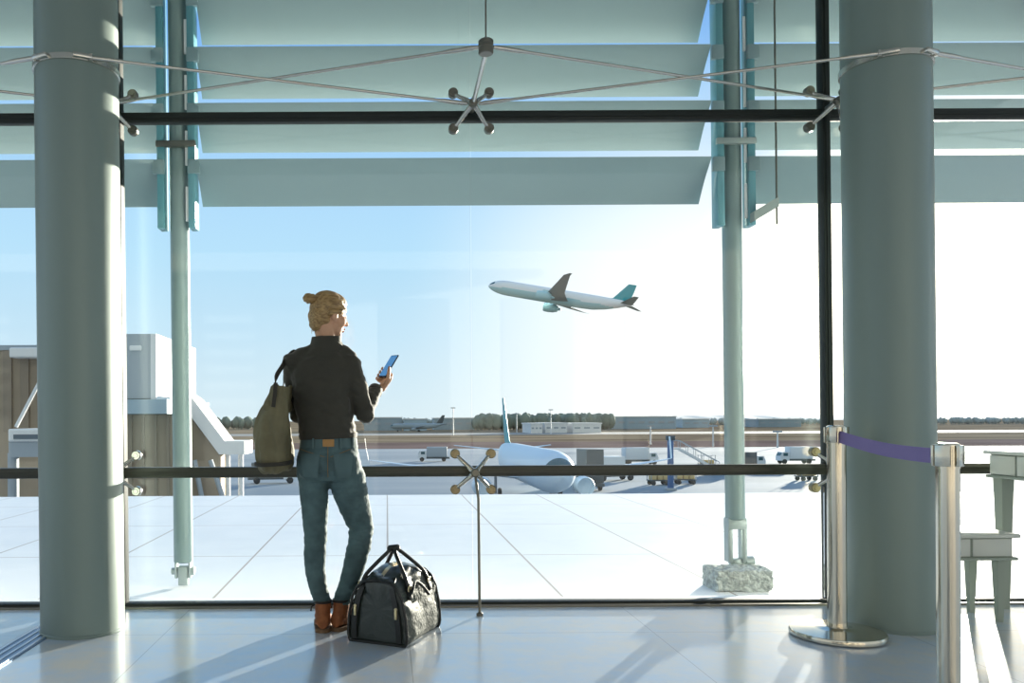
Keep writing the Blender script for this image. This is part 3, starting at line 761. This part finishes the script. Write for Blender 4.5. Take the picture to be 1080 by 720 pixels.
# blue pylon
c = at(707, PV, 96); root = empty('blue_pylon', (c.x,96,ZA), 'slim dark blue pylon rising behind the lower rail', 'pylon')
mb = MB(); mb.box((0,0,3.1), (.62,.5,6.2), bevel=.06); mb.build('shaft', 'veh_blue', root)
mb = MB(); mb.box((0,0,6.25), (.95,.7,.55), bevel=.06); mb.build('cap', 'veh_dark', root)
mb = MB(); mb.box((0,0,.15), (1.2,1.0,.3), bevel=.05); mb.build('base', 'bld_grey', root)

# ================================================================== PERSON
def hp(u, v, Y): return at(u, v, Y)
def oval(c, rx, ry, n=32, yaw=0., sq=2.0, tilt=0.):
    out = []
    for j in range(n):
        a = 2*PI*j/n; ca, sa = math.cos(a), math.sin(a)
        x = rx*math.copysign(abs(ca)**(2/sq), ca); y = ry*math.copysign(abs(sa)**(2/sq), sa)
        out.append(Vector((c[0]+x*math.cos(yaw)-y*math.sin(yaw), c[1]+x*math.sin(yaw)+y*math.cos(yaw), c[2]+tilt*x)))
    return out
YP = 4.04
person = empty('person', (-.29, YP, 0), 'person in black jacket and jeans seen from behind, looking at a phone', 'person')
def pfix(o, parent):
    if o.parent is None: o.parent = parent
    o.matrix_parent_inverse = Matrix.Translation(-person.location); return o
# joints
LH, LK, LC, LA = Vector((-.368,4.04,.79)), Vector((-.362,4.05,.495)), Vector((-.363,4.03,.30)), Vector((-.325,4.03,.12))
RH, RM, RK, RC, RA = Vector((-.205,4.04,.76)), Vector((-.168,4.07,.62)), Vector((-.133,4.10,.50)), Vector((-.172,4.08,.30)), Vector((-.232,4.05,.12))
RS, RU, RE, RW = Vector((-.195,4.04,1.325)), Vector((-.148,4.03,1.20)), Vector((-.108,4.03,1.082)), Vector((-.055,4.20,1.212))
LS, LE, LW = Vector((-.462,4.06,1.325)), Vector((-.452,4.15,1.08)), Vector((-.37,4.32,1.00))
# phone frame
n_ = Vector((-.6,-.4,.5)).normalized(); p_ = Vector((.5,.3,.84)); p_ = (p_-n_*p_.dot(n_)).normalized(); r_ = (-n_).cross(p_).normalized()
PC = Vector((.012,4.25,1.330))
def hf(a, b_, c): return PC+p_*(a-.022)+r_*b_+n_*c
# head frame
th = R(58); pit = R(-12)
hfwd0 = Vector((math.sin(th), math.cos(th), 0)); hr = Vector((math.cos(th), -math.sin(th), 0))
hfwd = (hfwd0*math.cos(pit)+Vector((0,0,1))*math.sin(pit)).normalized(); hu = hr.cross(hfwd).normalized()
HC = Vector((-.290,4.06,1.572)); HR = Matrix((hfwd, -hr, hu)).transposed()
def hd(a, b_, c): return HC+hfwd*a+hr*b_+hu*c

mb = MB()   # ---- body, one surface
mb.rings([oval((-.292,YP,.94),.110,.085), oval((-.296,YP,.86),.130,.10), oval((-.29,YP,.76),.13,.10)])
mb.rings([oval((-.292,YP,.90),.112,.085), oval((-.30,YP,1.0),.108,.082), oval((-.315,YP,1.12),.118,.09), oval((-.325,YP,1.25),.128,.09), oval((-.325,YP,1.33),.125,.08), oval((-.315,YP,1.385),.085,.06), oval((-.308,YP,1.41),.05,.05)])
mb.limb([(LH,.066), (LK,.045), (LC,.036), (LA,.030)]); mb.limb([(RH,.072), (RM,.060), (RK,.045), (RC,.038), (RA,.030)])
for A, yw in ((LA, R(4)), (RA, R(-32))):
    d = Vector((math.sin(-yw), math.cos(yw), 0)); mb.limb([(Vector((A.x,A.y,.055)),.028), (Vector((A.x,A.y,.045))+d*.10,.024), (Vector((A.x,A.y,.034))+d*.17,.018)])
    mb.limb([(A,.03), (Vector((A.x,A.y,.055)),.028)])
mb.limb([(RS,.045), (RU,.038), (RE,.032), (RE.lerp(RW,.55),.028), (RW,.021)]); mb.limb([(LS,.045), (LS.lerp(LE,.5),.038), (LE,.032), (LW,.021)])
mb.limb([(Vector((-.308,4.045,1.38)),.060), (Vector((-.302,4.048,1.45)),.050), (hd(-.02,0,-.05),.052)])
# skull and face
mb.ball(hd(-.008,0,.022), (.094,.073,.092), HR); mb.ball(hd(.032,0,-.045), (.056,.052,.062), HR); mb.ball(hd(.060,0,-.080), (.030,.028,.026), HR)
mb.ball(hd(.064,0,.043), (.022,.044,.026), HR); mb.ball(hd(.078,0,-.052), (.016,.026,.018), HR)
for s in (-1,1):
    mb.ball(hd(.048,s*.036,-.018), (.034,.028,.032), HR)
    mb.ball(hd(-.004,s*.076,-.006), (.019,.011,.032), HR @ Matrix.Rotation(s*R(12),3,'Z') @ Matrix.Rotation(R(-10),3,'Y'), 16, 10)
mb.limb([(hd(.083,0,.022),.009), (hd(.096,0,.002),.010), (hd(.107,0,-.016),.0115)], 12)
for s in (-1,1): mb.ball(hd(.094,s*.010,-.020), .0085, u=10, v=8)
# right hand around the phone
PR = Matrix((p_, r_, n_)).transposed()
mb.ball(hf(-.052,.012,-.0255), (.050,.039,.016), PR); mb.limb([(RW,.021), (hf(-.10,.008,-.027),.021), (hf(-.07,.010,-.026),.02)], 14)
for i in range(4):
    a = .000-.0212*i; ln = (.96,1.0,.97,.86)[i]
    mb.limb([(hf(a-.012,.018,-.024),.0088), (hf(a-.004,-.016*ln,-.022),.0084), (hf(a,-.044*ln,-.010),.008), (hf(a+.002,-.044*ln,.006),.0075), (hf(a+.003,-.030*ln,.0125),.0065)], 12)
mb.limb([(hf(-.085,.030,-.024),.014), (hf(-.052,.047,-.010),.0115), (hf(-.020,.044,.006),.0095), (hf(.004,.036,.0125),.0075)], 12)
# left hand, relaxed, in front of the hip
ld = (LW-LE).normalized(); ls = ld.cross(Vector((0,0,1))).normalized(); ln_ = ls.cross(ld)
def lh(a, b_, c): return LW+ld*a+ls*b_+ln_*c
LR = Matrix((ld, ls, ln_)).transposed()
mb.ball(lh(.05,0,0), (.05,.016,.038), LR); mb.limb([(LW,.021), (lh(.03,0,0),.02)], 12)
for i in range(4):
    zc = .030-.020*i; k = (.92,1,.95,.78)[i]
    mb.limb([(lh(.08,0,zc),.0088), (lh(.08+.035*k,.004,zc),.0082), (lh(.08+.058*k,.018,zc-.004),.0076), (lh(.08+.066*k,.036,zc-.008),.0065)], 12)
mb.limb([(lh(.03,.004,.03),.013), (lh(.055,.018,.05),.011), (lh(.085,.028,.054),.009), (lh(.105,.034,.05),.0075)], 12)
body = mb.build('body', 'skin', person); pfix(body, person); remesh(body, .0036, 3, .45)
# eyes, lips
for s in (-1,1):
    mb = MB(); mb.ball(hd(.0725,s*.030,.014), .0105, u=14, v=10); pfix(mb.build('eye', 'eye_white', person), person)
mb = MB(); mb.ball(hd(.092,0,-.046), (.007,.022,.006), HR); mb.ball(hd(.090,0,-.057), (.008,.019,.007), HR); pfix(mb.build('lips', 'lip', person), person)

# ---- hair
mb = MB()
mb.ball(hd(-.014,0,.036), (.094,.0815,.090), HR, 40, 28); mb.ball(hd(-.045,0,-.012), (.062,.068,.070), HR)
mb.ball(hd(-.055,0,-.052), (.040,.045,.045), HR); mb.ball(hd(.020,0,.070), (.062,.062,.052), HR)
for s in (-1,1): mb.limb([(hd(.048,s*.058,.040),.014), (hd(.02,s*.073,.020),.016), (hd(-.03,s*.074,.000),.018)], 12)
hair = mb.build('hair', 'hair', person); pfix(hair, person); remesh(hair, .004, 5)
wrinkle(hair, .0022, 55, (.6,.6,1.0), 3.)
mb = MB(); bc = hd(-.120,0,.056); ax = (hd(-.120,0,.056)-hd(-.05,0,.045)).normalized()
mb.ball(bc-ax*.004, (.036,.032,.024), HR); 
for k in range(3):
    ring = []; a1 = ax.orthogonal().normalized(); a2 = ax.cross(a1)
    for j in range(20):
        t = 2*PI*j/20+k; ring.append(bc+ax*(.012*(k-1))+(a1*math.cos(t)+a2*math.sin(t))*(.021-.003*abs(k-1))+ax*.006*math.sin(2*t+k))
    mb.tube(ring, .0115, 10, closed=True)
bun = mb.build('bun', 'hair', hair); pfix(bun, hair); remesh(bun, .0035, 3)
for v in bun.data.vertices: v.co = bc+Vector(((v.co.x-bc.x)*1.12, v.co.y-bc.y, (v.co.z-bc.z)*.80))
wrinkle(bun, .003, 90, (1,1,1), 8.)
bun.matrix_parent_inverse = Matrix()
mb = MB(); mb.tube([hd(-.078,0,.050), hd(-.102,0,.053)], [.024,.019], 16); o = mb.build('hair_tie', 'lace', hair)
# loose wisps at the nape
mb = MB()
for k in range(9):
    b_ = -.036+.009*k; mb.tube([hd(-.066,b_,-.055), hd(-.060,b_*1.05,-.082), hd(-.056+.006*math.sin(k*3),b_*1.1,-.098-.006*math.cos(k*2))], [.0030,.0022,.0008], 6)
mb.build('wisp', 'hair', hair)

# ---- jacket
mb = MB()
yt = R(-6)
J = [((-.294,YP,.964),.143,.114), ((-.297,YP,.985),.146,.116), ((-.306,YP,1.04),.140,.112), ((-.316,YP,1.12),.142,.112), ((-.325,YP,1.20),.150,.116),
     ((-.327,YP,1.28),.158,.114), ((-.325,YP,1.335),.150,.100), ((-.318,YP,1.375),.112,.080), ((-.312,YP,1.402),.086,.072), ((-.308,4.043,1.425),.070,.066)]
mb.rings([oval(c, a, b_, 48, yt, 2.3) for c, a, b_ in J])
mb.limb([(RS,.066), (RU,.058), (RE,.051), (RE.lerp(RW,.5),.043), (RE.lerp(RW,.90),.035)]); mb.limb([(LS,.064), (LS.lerp(LE,.5),.055), (LE,.049), (LE.lerp(LW,.5),.043), (LE.lerp(LW,.94),.034)])
mb.ball(Vector((-.20,YP,1.335)), (.075,.07,.055)); mb.ball(Vector((-.455,YP,1.335)), (.072,.07,.055))
mb.limb([(Vector((-.335,YP,1.396)),.050), (Vector((-.405,YP,1.366)),.054), (Vector((-.465,YP,1.330)),.058)]); mb.limb([(Vector((-.275,YP,1.396)),.050), (Vector((-.218,YP,1.376)),.054), (Vector((-.188,YP,1.335)),.060)])
jk = mb.build('jacket', 'jacket', person); pfix(jk, person); remesh(jk, .007, 6)
wrinkle(jk, .0085, 9, (.8,.8,1.9), 2.); wrinkle(jk, .004, 22, (1,1,1.5), 5.)
# stand collar
mb = MB(); outer, inner = [], []
NC = 40; lev = ((1.388,.100,.080), (1.412,.086,.077), (1.440,.076,.073), (1.464,.074,.073))
rings = [oval((-.306+.002*i,4.046,z), a, b_, NC, yt, 2.1, .03) for i, (z,a,b_) in enumerate(lev)] + [oval((-.304,4.046,z), a-.009, b_-.009, NC, yt, 2.1, .03) for z,a,b_ in reversed(lev)]
mb.rings(rings, closed=True); cl_ = mb.build('collar', 'jacket', jk); wrinkle(cl_, .003, 22, (1,1,1), 4.)
# lapel flap falling open on the right front
mb = MB(); mb.tube([Vector((-.262,4.005,1.455)), Vector((-.225,4.025,1.425)), Vector((-.20,4.06,1.385)), Vector((-.19,4.10,1.34))], 1, flat=(.04,.010), up=(.5,-.4,.7)); mb.build('lapel', 'jacket', jk)
# back seams and hem band
mb = MB(); mb.rings([oval((-.294,YP,.955),.144,.115,48,yt,2.3,.04), oval((-.295,YP,.980),.148,.119,48,yt,2.3,.04), oval((-.295,YP,.980),.138,.109,48,yt,2.3,.04), oval((-.294,YP,.955),.138,.109,48,yt,2.3,.04)], closed=True)
mb.build('hem', 'jacket', jk)
d = (RW-RE).normalized(); mb = MB(); q = RE.lerp(RW,.83); mb.tube([q, q+d*.03], [.040,.037], 20); mb.build('cuff', 'jacket', jk)

# ---- jeans
mb = MB()
mb.rings([oval((-.292,YP,.975),.134,.106,40), oval((-.292,YP,.93),.140,.110,40), oval((-.294,YP-.006,.86),.158,.122,40,0,2.2), oval((-.288,YP-.008,.80),.164,.124,40,0,2.3), oval((-.284,YP,.745),.150,.105,40,0,2.2)])
for s in (-1,1): mb.ball((-.289+s*.075, YP-.060, .825), (.082,.072,.085))
mb.limb([(LH,.088), (Vector((-.369,4.04,.71)),.074), (LK.lerp(LH,.35),.068), (LK,.060), (Vector((-.362,4.02,.40)),.056), (LC,.051), (Vector((-.345,4.02,.20)),.046), (LA+Vector((0,0,.02)),.043)], 24)
mb.limb([(RH,.096), (Vector((-.190,4.05,.70)),.089), (RM,.081), (RK,.064), (Vector((-.143,4.075,.42)),.060), (RC,.055), (Vector((-.205,4.06,.20)),.047), (RA+Vector((0,0,.02)),.043)], 24)
jn = mb.build('jeans', 'denim', person); pfix(jn, person); remesh(jn, .006, 5)
def knee_k(co): return .35+1.3*math.exp(-((co.z-.46)/.09)**2)+1.5*math.exp(-((co.z-.17)/.06)**2)+.7*math.exp(-((co.z-.72)/.06)**2)
wrinkle(jn, .0042, 14, (.6,.6,2.6), 1., knee_k); wrinkle(jn, .002, 40, (1,1,2), 6.)
mb = MB(); mb.rings([oval((-.292,YP,.912),.147,.117,44), oval((-.292,YP,.958),.141,.112,44), oval((-.292,YP,.958),.130,.101,44), oval((-.292,YP,.912),.136,.106,44)], closed=True); mb.build('waistband', 'denim_light', jn)
def back_y(x, z, dx=0): return YP
# pockets and patch hug the seat: project from behind on to the jeans surface
from mathutils.bvhtree import BVHTree
bvh = BVHTree.FromPolygons([v.co[:] for v in jn.data.vertices], [p.vertices[:] for p in jn.data.polygons])
def on_back(x, z, off):
    h = bvh.ray_cast(Vector((x,3.5,z)), Vector((0,1,0)))
    return Vector((x, (h[0].y if h[0] is not None else 3.93)-off, z))
def patch(poly, off, name, m, parent, nx=10, nz=10):
    """quad patch poly=(tl,tr,br,bl) in (x,z) wrapped on to the seat"""
    mb = MB(); g = []
    for i in range(nz+1):
        row = []
        for j in range(nx+1):
            s, t = j/nx, i/nz
            x = (poly[0][0]*(1-s)+poly[1][0]*s)*(1-t)+(poly[3][0]*(1-s)+poly[2][0]*s)*t
            z = (poly[0][1]*(1-s)+poly[1][1]*s)*(1-t)+(poly[3][1]*(1-s)+poly[2][1]*s)*t
            row.append(mb.bm.verts.new(on_back(x,z,off)))
        g.append(row)
    for i in range(nz):
        for j in range(nx): mb.bm.faces.new((g[i][j], g[i][j+1], g[i+1][j+1], g[i+1][j]))
    bmesh.ops.recalc_face_normals(mb.bm, faces=mb.bm.faces); mb.bm.normal_update(); bmesh.ops.solidify(mb.bm, geom=list(mb.bm.faces), thickness=.004)
    return mb.build(name, m, parent, 40)
patch(((-.262,.885), (-.165,.878), (-.178,.770), (-.245,.765)), .004, 'pocket', 'denim_light', jn)
patch(((-.420,.880), (-.325,.885), (-.338,.768), (-.408,.775)), .004, 'pocket', 'denim_light', jn)
mb = MB(); mb.box((-.285, YP-.117, .936), (.056,.007,.036), bevel=.002); mb.build('leather_patch', 'leather_patch', jn)
for x, y in ((-.36,-.095), (-.225,-.095), (-.168,-.055)):
    mb = MB(); mb.box((x, YP+y-.013, .934), (.010,.012,.05), bevel=.002); mb.build('belt_loop', 'denim_light', jn)
def seam_line(pts, name='seam'):
    mb = MB(); mb.tube([on_back(x,z,.0022) for x,z in pts], .0018, 6); mb.build(name, 'stitch', jn)
seam_line([(-.288,.920-.015*k) for k in range(11)])
seam_line([(-.43+.014*k, .905-.004*min(k,10)) for k in range(10)]); seam_line([(-.275+.012*k, .868+.0045*k) for k in range(9)])

# ---- boots
def boot(A, yw, hs=1.0):
    d = Vector((-math.sin(yw), math.cos(yw), 0)); s = Vector((d.y,-d.x,0))
    mb = MB(); secs = []
    def sec(a, w, z0, z1): # cross-section rings across the foot
        c = Vector((A.x,A.y,0))+d*a; return [c+s*(w*math.cos(2*PI*j/20))+Vector((0,0,(z0+z1)/2+(z1-z0)/2*math.sin(2*PI*j/20))) for j in range(20)]
    for a, w, z1 in ((-.066,.014,.05), (-.060,.028,.085), (-.04,.036,.10), (0,.038,.105), (.04,.038,.10), (.09,.043,.078), (.13,.045,.062), (.165,.036,.052), (.185,.016,.04)): secs.append(sec(a, w, .018, z1))
    mb.rings(secs)
    mb.rings([oval((A.x-d.x*.005, A.y-d.y*.005, .03), .038,.052,24,yw), oval((A.x-d.x*.006, A.y-d.y*.006, .09),.0385,.048,24,yw), oval((A.x,A.y,.125),.040,.045,24,yw), oval((A.x,A.y,.148),.0425,.0465,24,yw)])
    o = mb.build('boot', 'boot', person); pfix(o, person); remesh(o, .004, 4)
    wrinkle(o, .002, 40, (1,1,1.5), yw)
    mb = MB(); ol = []
    for a, w in ((-.071,.012), (-.064,.027), (-.045,.038), (0,.039), (.05,.039), (.10,.046), (.135,.047), (.17,.036), (.19,.016)): ol.append((a,w))
    poly = [Vector((A.x,A.y,0))+d*a+s*w for a,w in ol]+[Vector((A.x,A.y,0))+d*a-s*w for a,w in reversed(ol)]
    mb.prism(poly, (0,0,.020)); mb.build('sole', 'sole', o)
    mb = MB()   # collar pull and laces
    mb.rings([oval((A.x,A.y,.138),.045,.049,24,yw), oval((A.x,A.y,.150),.046,.050,24,yw), oval((A.x,A.y,.150),.040,.044,24,yw), oval((A.x,A.y,.138),.040,.044,24,yw)], closed=True); mb.build('top_line', 'lace', o)
    mb = MB(); q = Vector((A.x,A.y,0))
    mb.tube([q-s*.038+d*.02+Vector((0,0,.125)), q-s*.056+d*.0+Vector((0,0,.115)), q-s*.060+d*-.01+Vector((0,0,.098))], .004, 8); mb.build('lace', 'lace', o)
    return o
boot(Vector((-.325,4.03,.12)), R(4)); boot(Vector((-.232,4.05,.12)), R(-30))

# ---- phone
root = empty('smartphone', PC, 'dark smartphone with blue screen held in the raised right hand', 'phone')
mb = MB(); mb.box((0,0,0), (.142,.069,.008), PR, .0035); mb.build('phone_body', 'phone', root)
mb = MB(); mb.box(n_*.0042, (.130,.063,.0008), PR); mb.build('screen', 'screen', root)

# ---- olive tote hung on the left shoulder
root = empty('tote_bag', (-.563,3.94,.79), 'olive canvas tote hanging from the left shoulder', 'bag')
T = [(.787,(-.548,3.96),.045,.12), (.800,(-.550,3.96),.068,.155), (.835,(-.554,3.96),.084,.175), (.89,(-.558,3.96),.090,.182), (.95,(-.558,3.96),.087,.182), (1.02,(-.552,3.96),.078,.178), (1.09,(-.545,3.96),.066,.172), (1.15,(-.526,3.96),.047,.167), (1.19,(-.519,3.96),.042,.164), (1.215,(-.516,3.96),.041,.163)]
rings = [oval((c[0],c[1],z+ (0)), a, b_, 56, 0, 2.7) for z,c,a,b_ in T]
inner = [oval((c[0],c[1],z), a-.008, b_-.008, 56, 0, 2.7) for z,c,a,b_ in reversed(T[6:])]
mb = MB(); mb.rings(rings+inner)
tb = mb.build('bag_body', 'olive', root); pfix(tb, root); tb.matrix_parent_inverse = Matrix.Translation(-root.location)
sub = tb.modifiers.new('s','SUBSURF'); sub.levels = sub.render_levels = 2
bpy.context.view_layer.update(); me = bpy.data.meshes.new_from_object(tb.evaluated_get(bpy.context.evaluated_depsgraph_get())); tb.modifiers.clear(); tb.data = me
wrinkle(tb, .026, 9, (1.2,1.0,.5), 12.); wrinkle(tb, .006, 24, (1,1,.7), 3.)
def rel2(o): o.matrix_parent_inverse = Matrix.Translation(-root.location); return o
mb = MB(); z = .838
mb.rings([oval((-.556,3.96,z-.008),.086,.177,56,0,2.7,.03), oval((-.557,3.96,z+.010),.0875,.179,56,0,2.7,.03), oval((-.555,3.96,z+.010),.080,.17,56,0,2.7,.06), oval((-.554,3.96,z-.008),.078,.168,56,0,2.7,.06)], closed=True)
rel2(mb.build('trim_band', 'olive_dark', root))
mb = MB(); mb.tube([(-.532,3.778,1.11), (-.525,3.785,1.17), (-.522,3.792,1.225)], 1, flat=(.018,.006), up=(0,-1,0)); rel2(mb.build('strap_tab', 'olive_dark', root))
for y0, k in ((3.84,0), (4.14,1)):
    sgn = -1 if k == 0 else 1
    mb = MB(); mb.tube(soft([(-.530,y0,1.16), (-.530,y0,1.215), (-.526,y0-sgn*.01,1.26), (-.512,y0*.4+4.05*.6,1.315), (-.498,y0*.2+4.05*.8,1.352), (-.468,4.05+sgn*.022,1.388), (-.425,4.05+sgn*.02,1.405)]), 1, flat=(.022,.006), up=(1,0,.6)); rel2(mb.build('strap', 'olive_dark', root))

# ================================================================== WEEKEND BAG
e1 = Vector((.266,-.126,0)).normalized(); e2 = Vector((-e1.y, e1.x, 0)); org = Vector((-.052,3.76,0))
root = empty('weekend_bag', org, 'black leather weekend bag standing on the floor by the boots', 'bag'); root.rotation_euler = (0,0,math.atan2(e1.y,e1.x))
# local: x width (-.15..+.15), y length 0..0.42, z up
def wprof(k, top, n=44):
    pts = []
    base = [(-.148,.0), (.148,.0), (.155,.03), (.150,.12), (.130,.21), (.106,top*.87), (.070,top*.97), (.0,top), (-.070,top*.97), (-.106,top*.87), (-.130,.21), (-.150,.12), (-.155,.03)]
    m_ = len(base)
    for i in range(m_):
        a, b_ = base[i], base[(i+1)%m_]
        for q in range(4): t = q/4; pts.append((a[0]+(b_[0]-a[0])*t, a[1]+(b_[1]-a[1])*t))
    return [(x*k, .006+(z)*1.0) for x, z in pts]
mb = MB(); secs = []
for y, k, top, zs_ in ((.002,.93,.285,.98), (.010,.985,.296,1), (.05,1.0,.305,1), (.12,.99,.325,1), (.21,.96,.345,1), (.30,.985,.325,1), (.37,1.0,.300,1), (.41,.985,.29,1), (.418,.93,.28,.98)):
    secs.append([Vector((x, y, z*zs_)) for x, z in wprof(k, top)])
mb.rings(secs); bmesh.ops.remove_doubles(mb.bm, verts=mb.bm.verts, dist=1e-5)
bb = mb.build('bag_body', ['bag_leather', 'croc'], root, 60)
sub = bb.modifiers.new('s','SUBSURF'); sub.levels = sub.render_levels = 2
bpy.context.view_layer.update(); me = bpy.data.meshes.new_from_object(bb.evaluated_get(bpy.context.evaluated_depsgraph_get())); bb.modifiers.clear(); bb.data = me
for p in me.polygons:
    p.use_smooth = True
    if abs(p.center.x) > .10 and .02 < p.center.y < .40 and p.center.z < .24: p.material_index = 1
wrinkle(bb, .010, 12, (1,.8,1), 21., lambda co: .2+1.2*max(0,min(1,(co.z-.10)/.2))); wrinkle(bb, .003, 30, (1,1,1), 4.)
# piping + zip bands framing the end panel
def endring(y, k=1.0, top=.292, inset=0.): return [Vector((x*(1-inset), y, .006+(z-.006)*(1-inset*.5))) for x, z in wprof(k, top)]
for y in (.004, .414):
    mb = MB(); mb.tube(endring(y, .985), .007, 10, closed=True); mb.build('piping', 'bag_trim', root)
for x in (-.098, .098):
    mb = MB(); mb.tube(soft([(x*1.18,-.005,.02), (x*1.15,-.010,.10), (x*1.0,-.008,.19), (x*.80,.004,.262), (x*.66,.05,.305)]), 1, flat=(.026,.008), up=(0,-1,0)); zb = mb.build('zip_band', 'bag_trim', root)
    mb = MB(); mb.box((x*1.07,-.018,.150), (.012,.008,.042), bevel=.003); mb.lathe((x*1.07,-.019,.176), [(.007,0),(.007,.008)], 12, 'Y'); mb.build('zip_pull', 'zip', zb)
mb = MB(); mb.box((0,.21,.008), (.27,.38,.014), bevel=.006); mb.build('base_panel', 'bag_trim', root)
# handles along each long side, tied together on top
for s in (-1,1):
    mb = MB(); mb.tube(soft([(s*.126,.085,.235), (s*.108,.095,.295), (s*.066,.125,.350), (s*.022,.165,.402), (s*.010,.195,.422), (s*.020,.225,.405), (s*.064,.275,.352), (s*.108,.315,.295), (s*.126,.325,.235)]), .0095, 12); h = mb.build('handle', 'bag_trim', root)
    for y in (.085,.325):
        mb = MB(); mb.box((s*.130,y,.228), (.016,.034,.05), Matrix.Rotation(s*R(-18),3,'Y'), .005); mb.build('handle_tab', 'bag_trim', h)
        mb = MB(); mb.tube([Vector((s*.131,y,.253))+Vector((0,.016*math.cos(t),.016*math.sin(t))) for t in [2*PI*j/14 for j in range(14)]], .0035, 8, closed=True); mb.build('ring', 'zip', h)
mb = MB(); mb.tube([(-.030,.185,.418), (-.022,.187,.419), (.022,.197,.425), (.030,.199,.426)], [.009,.0165,.0165,.009], 18); mb.build('handle_wrap', 'bag_trim', root)
mb = MB(); mb.tube([(.0,.03,.295), (0,.12,.330), (0,.21,.349), (0,.30,.330), (0,.39,.296)], 1, flat=(.02,.008), up=(0,0,1)); mb.build('top_zip', 'zip', root)
mb = MB(); mb.tube(soft([(.138,.06,.215), (.140,.10,.250), (.128,.16,.275), (.138,.22,.245), (.152,.27,.195)]), .0075, 10); mb.build('shoulder_strap', 'bag_trim', root)
for x in (-.12,.12):
    for y in (.03,.39):
        mb = MB(); mb.lathe((x,y,0), [(.010,0), (.012,.004), (.010,.010)], 14); mb.build('foot_stud', 'zip', root)

# ================================================================== LIGHT, SKY, CAMERA
sun_dir = Vector(((985-PU)/F, 1, (PV-357)/F)).normalized()
ld_ = bpy.data.lights.new('sun', 'SUN'); ld_.energy = 15.0; ld_.angle = R(.6); ld_.color = (1,.90,.74)
so = bpy.data.objects.new('sun', ld_); COL.objects.link(so); so.rotation_euler = sun_dir.to_track_quat('Z','Y').to_euler(); so.location = sun_dir*50

W = bpy.data.worlds.new('sky'); S.world = W; W.use_nodes = True; nt = W.node_tree; N = nt.nodes; L = nt.links
bg = N['Background']; tc = N.new('ShaderNodeTexCoord')
nrm = N.new('ShaderNodeVectorMath'); nrm.operation = 'NORMALIZE'; L.new(tc.outputs['Generated'], nrm.inputs[0])
sp = N.new('ShaderNodeSeparateXYZ'); L.new(nrm.outputs[0], sp.inputs[0])
el = N.new('ShaderNodeValToRGB'); L.new(sp.outputs['Z'], el.inputs[0])
E = el.color_ramp.elements; E[0].position = 0.; E[0].color = (.72,.83,.88,1); E[1].position = 1.; E[1].color = (.16,.36,.70,1)
for pos, c in ((.10,(.58,.77,.90,1)), (.20,(.47,.72,.91,1)), (.36,(.36,.61,.92,1)), (.55,(.22,.46,.86,1)), (.45,(.17,.40,.84,1))): k = E.new(pos); k.color = c
dt = N.new('ShaderNodeVectorMath'); dt.operation = 'DOT_PRODUCT'; dt.inputs[1].default_value = sun_dir; L.new(nrm.outputs[0], dt.inputs[0])
g1 = N.new('ShaderNodeMapRange'); g1.interpolation_type = 'SMOOTHSTEP'; g1.inputs['From Min'].default_value = .83; g1.inputs['From Max'].default_value = .995; L.new(dt.outputs['Value'], g1.inputs['Value'])
mx = N.new('ShaderNodeMix'); mx.data_type = 'RGBA'; lowsky = N.new('ShaderNodeMapRange'); lowsky.interpolation_type = 'SMOOTHSTEP'; lowsky.inputs['From Min'].default_value = .42; lowsky.inputs['From Max'].default_value = .17
L.new(sp.outputs['Z'], lowsky.inputs['Value']); gm = N.new('ShaderNodeMath'); gm.operation = 'MULTIPLY'; L.new(g1.outputs['Result'], gm.inputs[0]); L.new(lowsky.outputs['Result'], gm.inputs[1])
L.new(gm.outputs[0], mx.inputs[0]); L.new(el.outputs[0], mx.inputs[6]); mx.inputs[7].default_value = (1.10,1.08,1.03,1)
g2 = N.new('ShaderNodeMapRange'); g2.interpolation_type = 'SMOOTHSTEP'; g2.inputs['From Min'].default_value = .965; g2.inputs['From Max'].default_value = 1.0; L.new(dt.outputs['Value'], g2.inputs['Value'])
mul = N.new('ShaderNodeVectorMath'); mul.operation = 'SCALE'; mul.inputs[0].default_value = (2.6,2.2,1.6); L.new(g2.outputs['Result'], mul.inputs['Scale'])
ad = N.new('ShaderNodeVectorMath'); ad.operation = 'ADD'; L.new(mx.outputs[2], ad.inputs[0]); L.new(mul.outputs[0], ad.inputs[1])
bk = N.new('ShaderNodeMapRange'); bk.interpolation_type = 'SMOOTHSTEP'; bk.inputs['From Min'].default_value = .10; bk.inputs['From Max'].default_value = -.35
L.new(sp.outputs['Y'], bk.inputs['Value']); bm_ = N.new('ShaderNodeMix'); bm_.data_type = 'RGBA'; bm_.inputs[7].default_value = (.56,.63,.66,1)
L.new(bk.outputs['Result'], bm_.inputs[0]); L.new(ad.outputs[0], bm_.inputs[6]); L.new(bm_.outputs[2], bg.inputs['Color']); bg.inputs['Strength'].default_value = 1.0

cam = bpy.data.cameras.new('camera'); co = bpy.data.objects.new('camera', cam); COL.objects.link(co)
co.location = (0,0,CAM_H); co.rotation_euler = (PI/2, ROLL, 0)
cam.sensor_width = 36; cam.lens = F/1080*36; cam.shift_x = (540-PU)/1080; cam.shift_y = (PV-360)/1080; cam.clip_end = 10000; cam.clip_start = .05
S.camera = co
vs = S.view_settings; vs.view_transform = 'Standard'; vs.look = 'None'; vs.exposure = 0.18; vs.gamma = 1.0; vs.use_curve_mapping = False
S.cycles.max_bounces = 10; S.cycles.transparent_max_bounces = 24; S.cycles.use_denoising = True
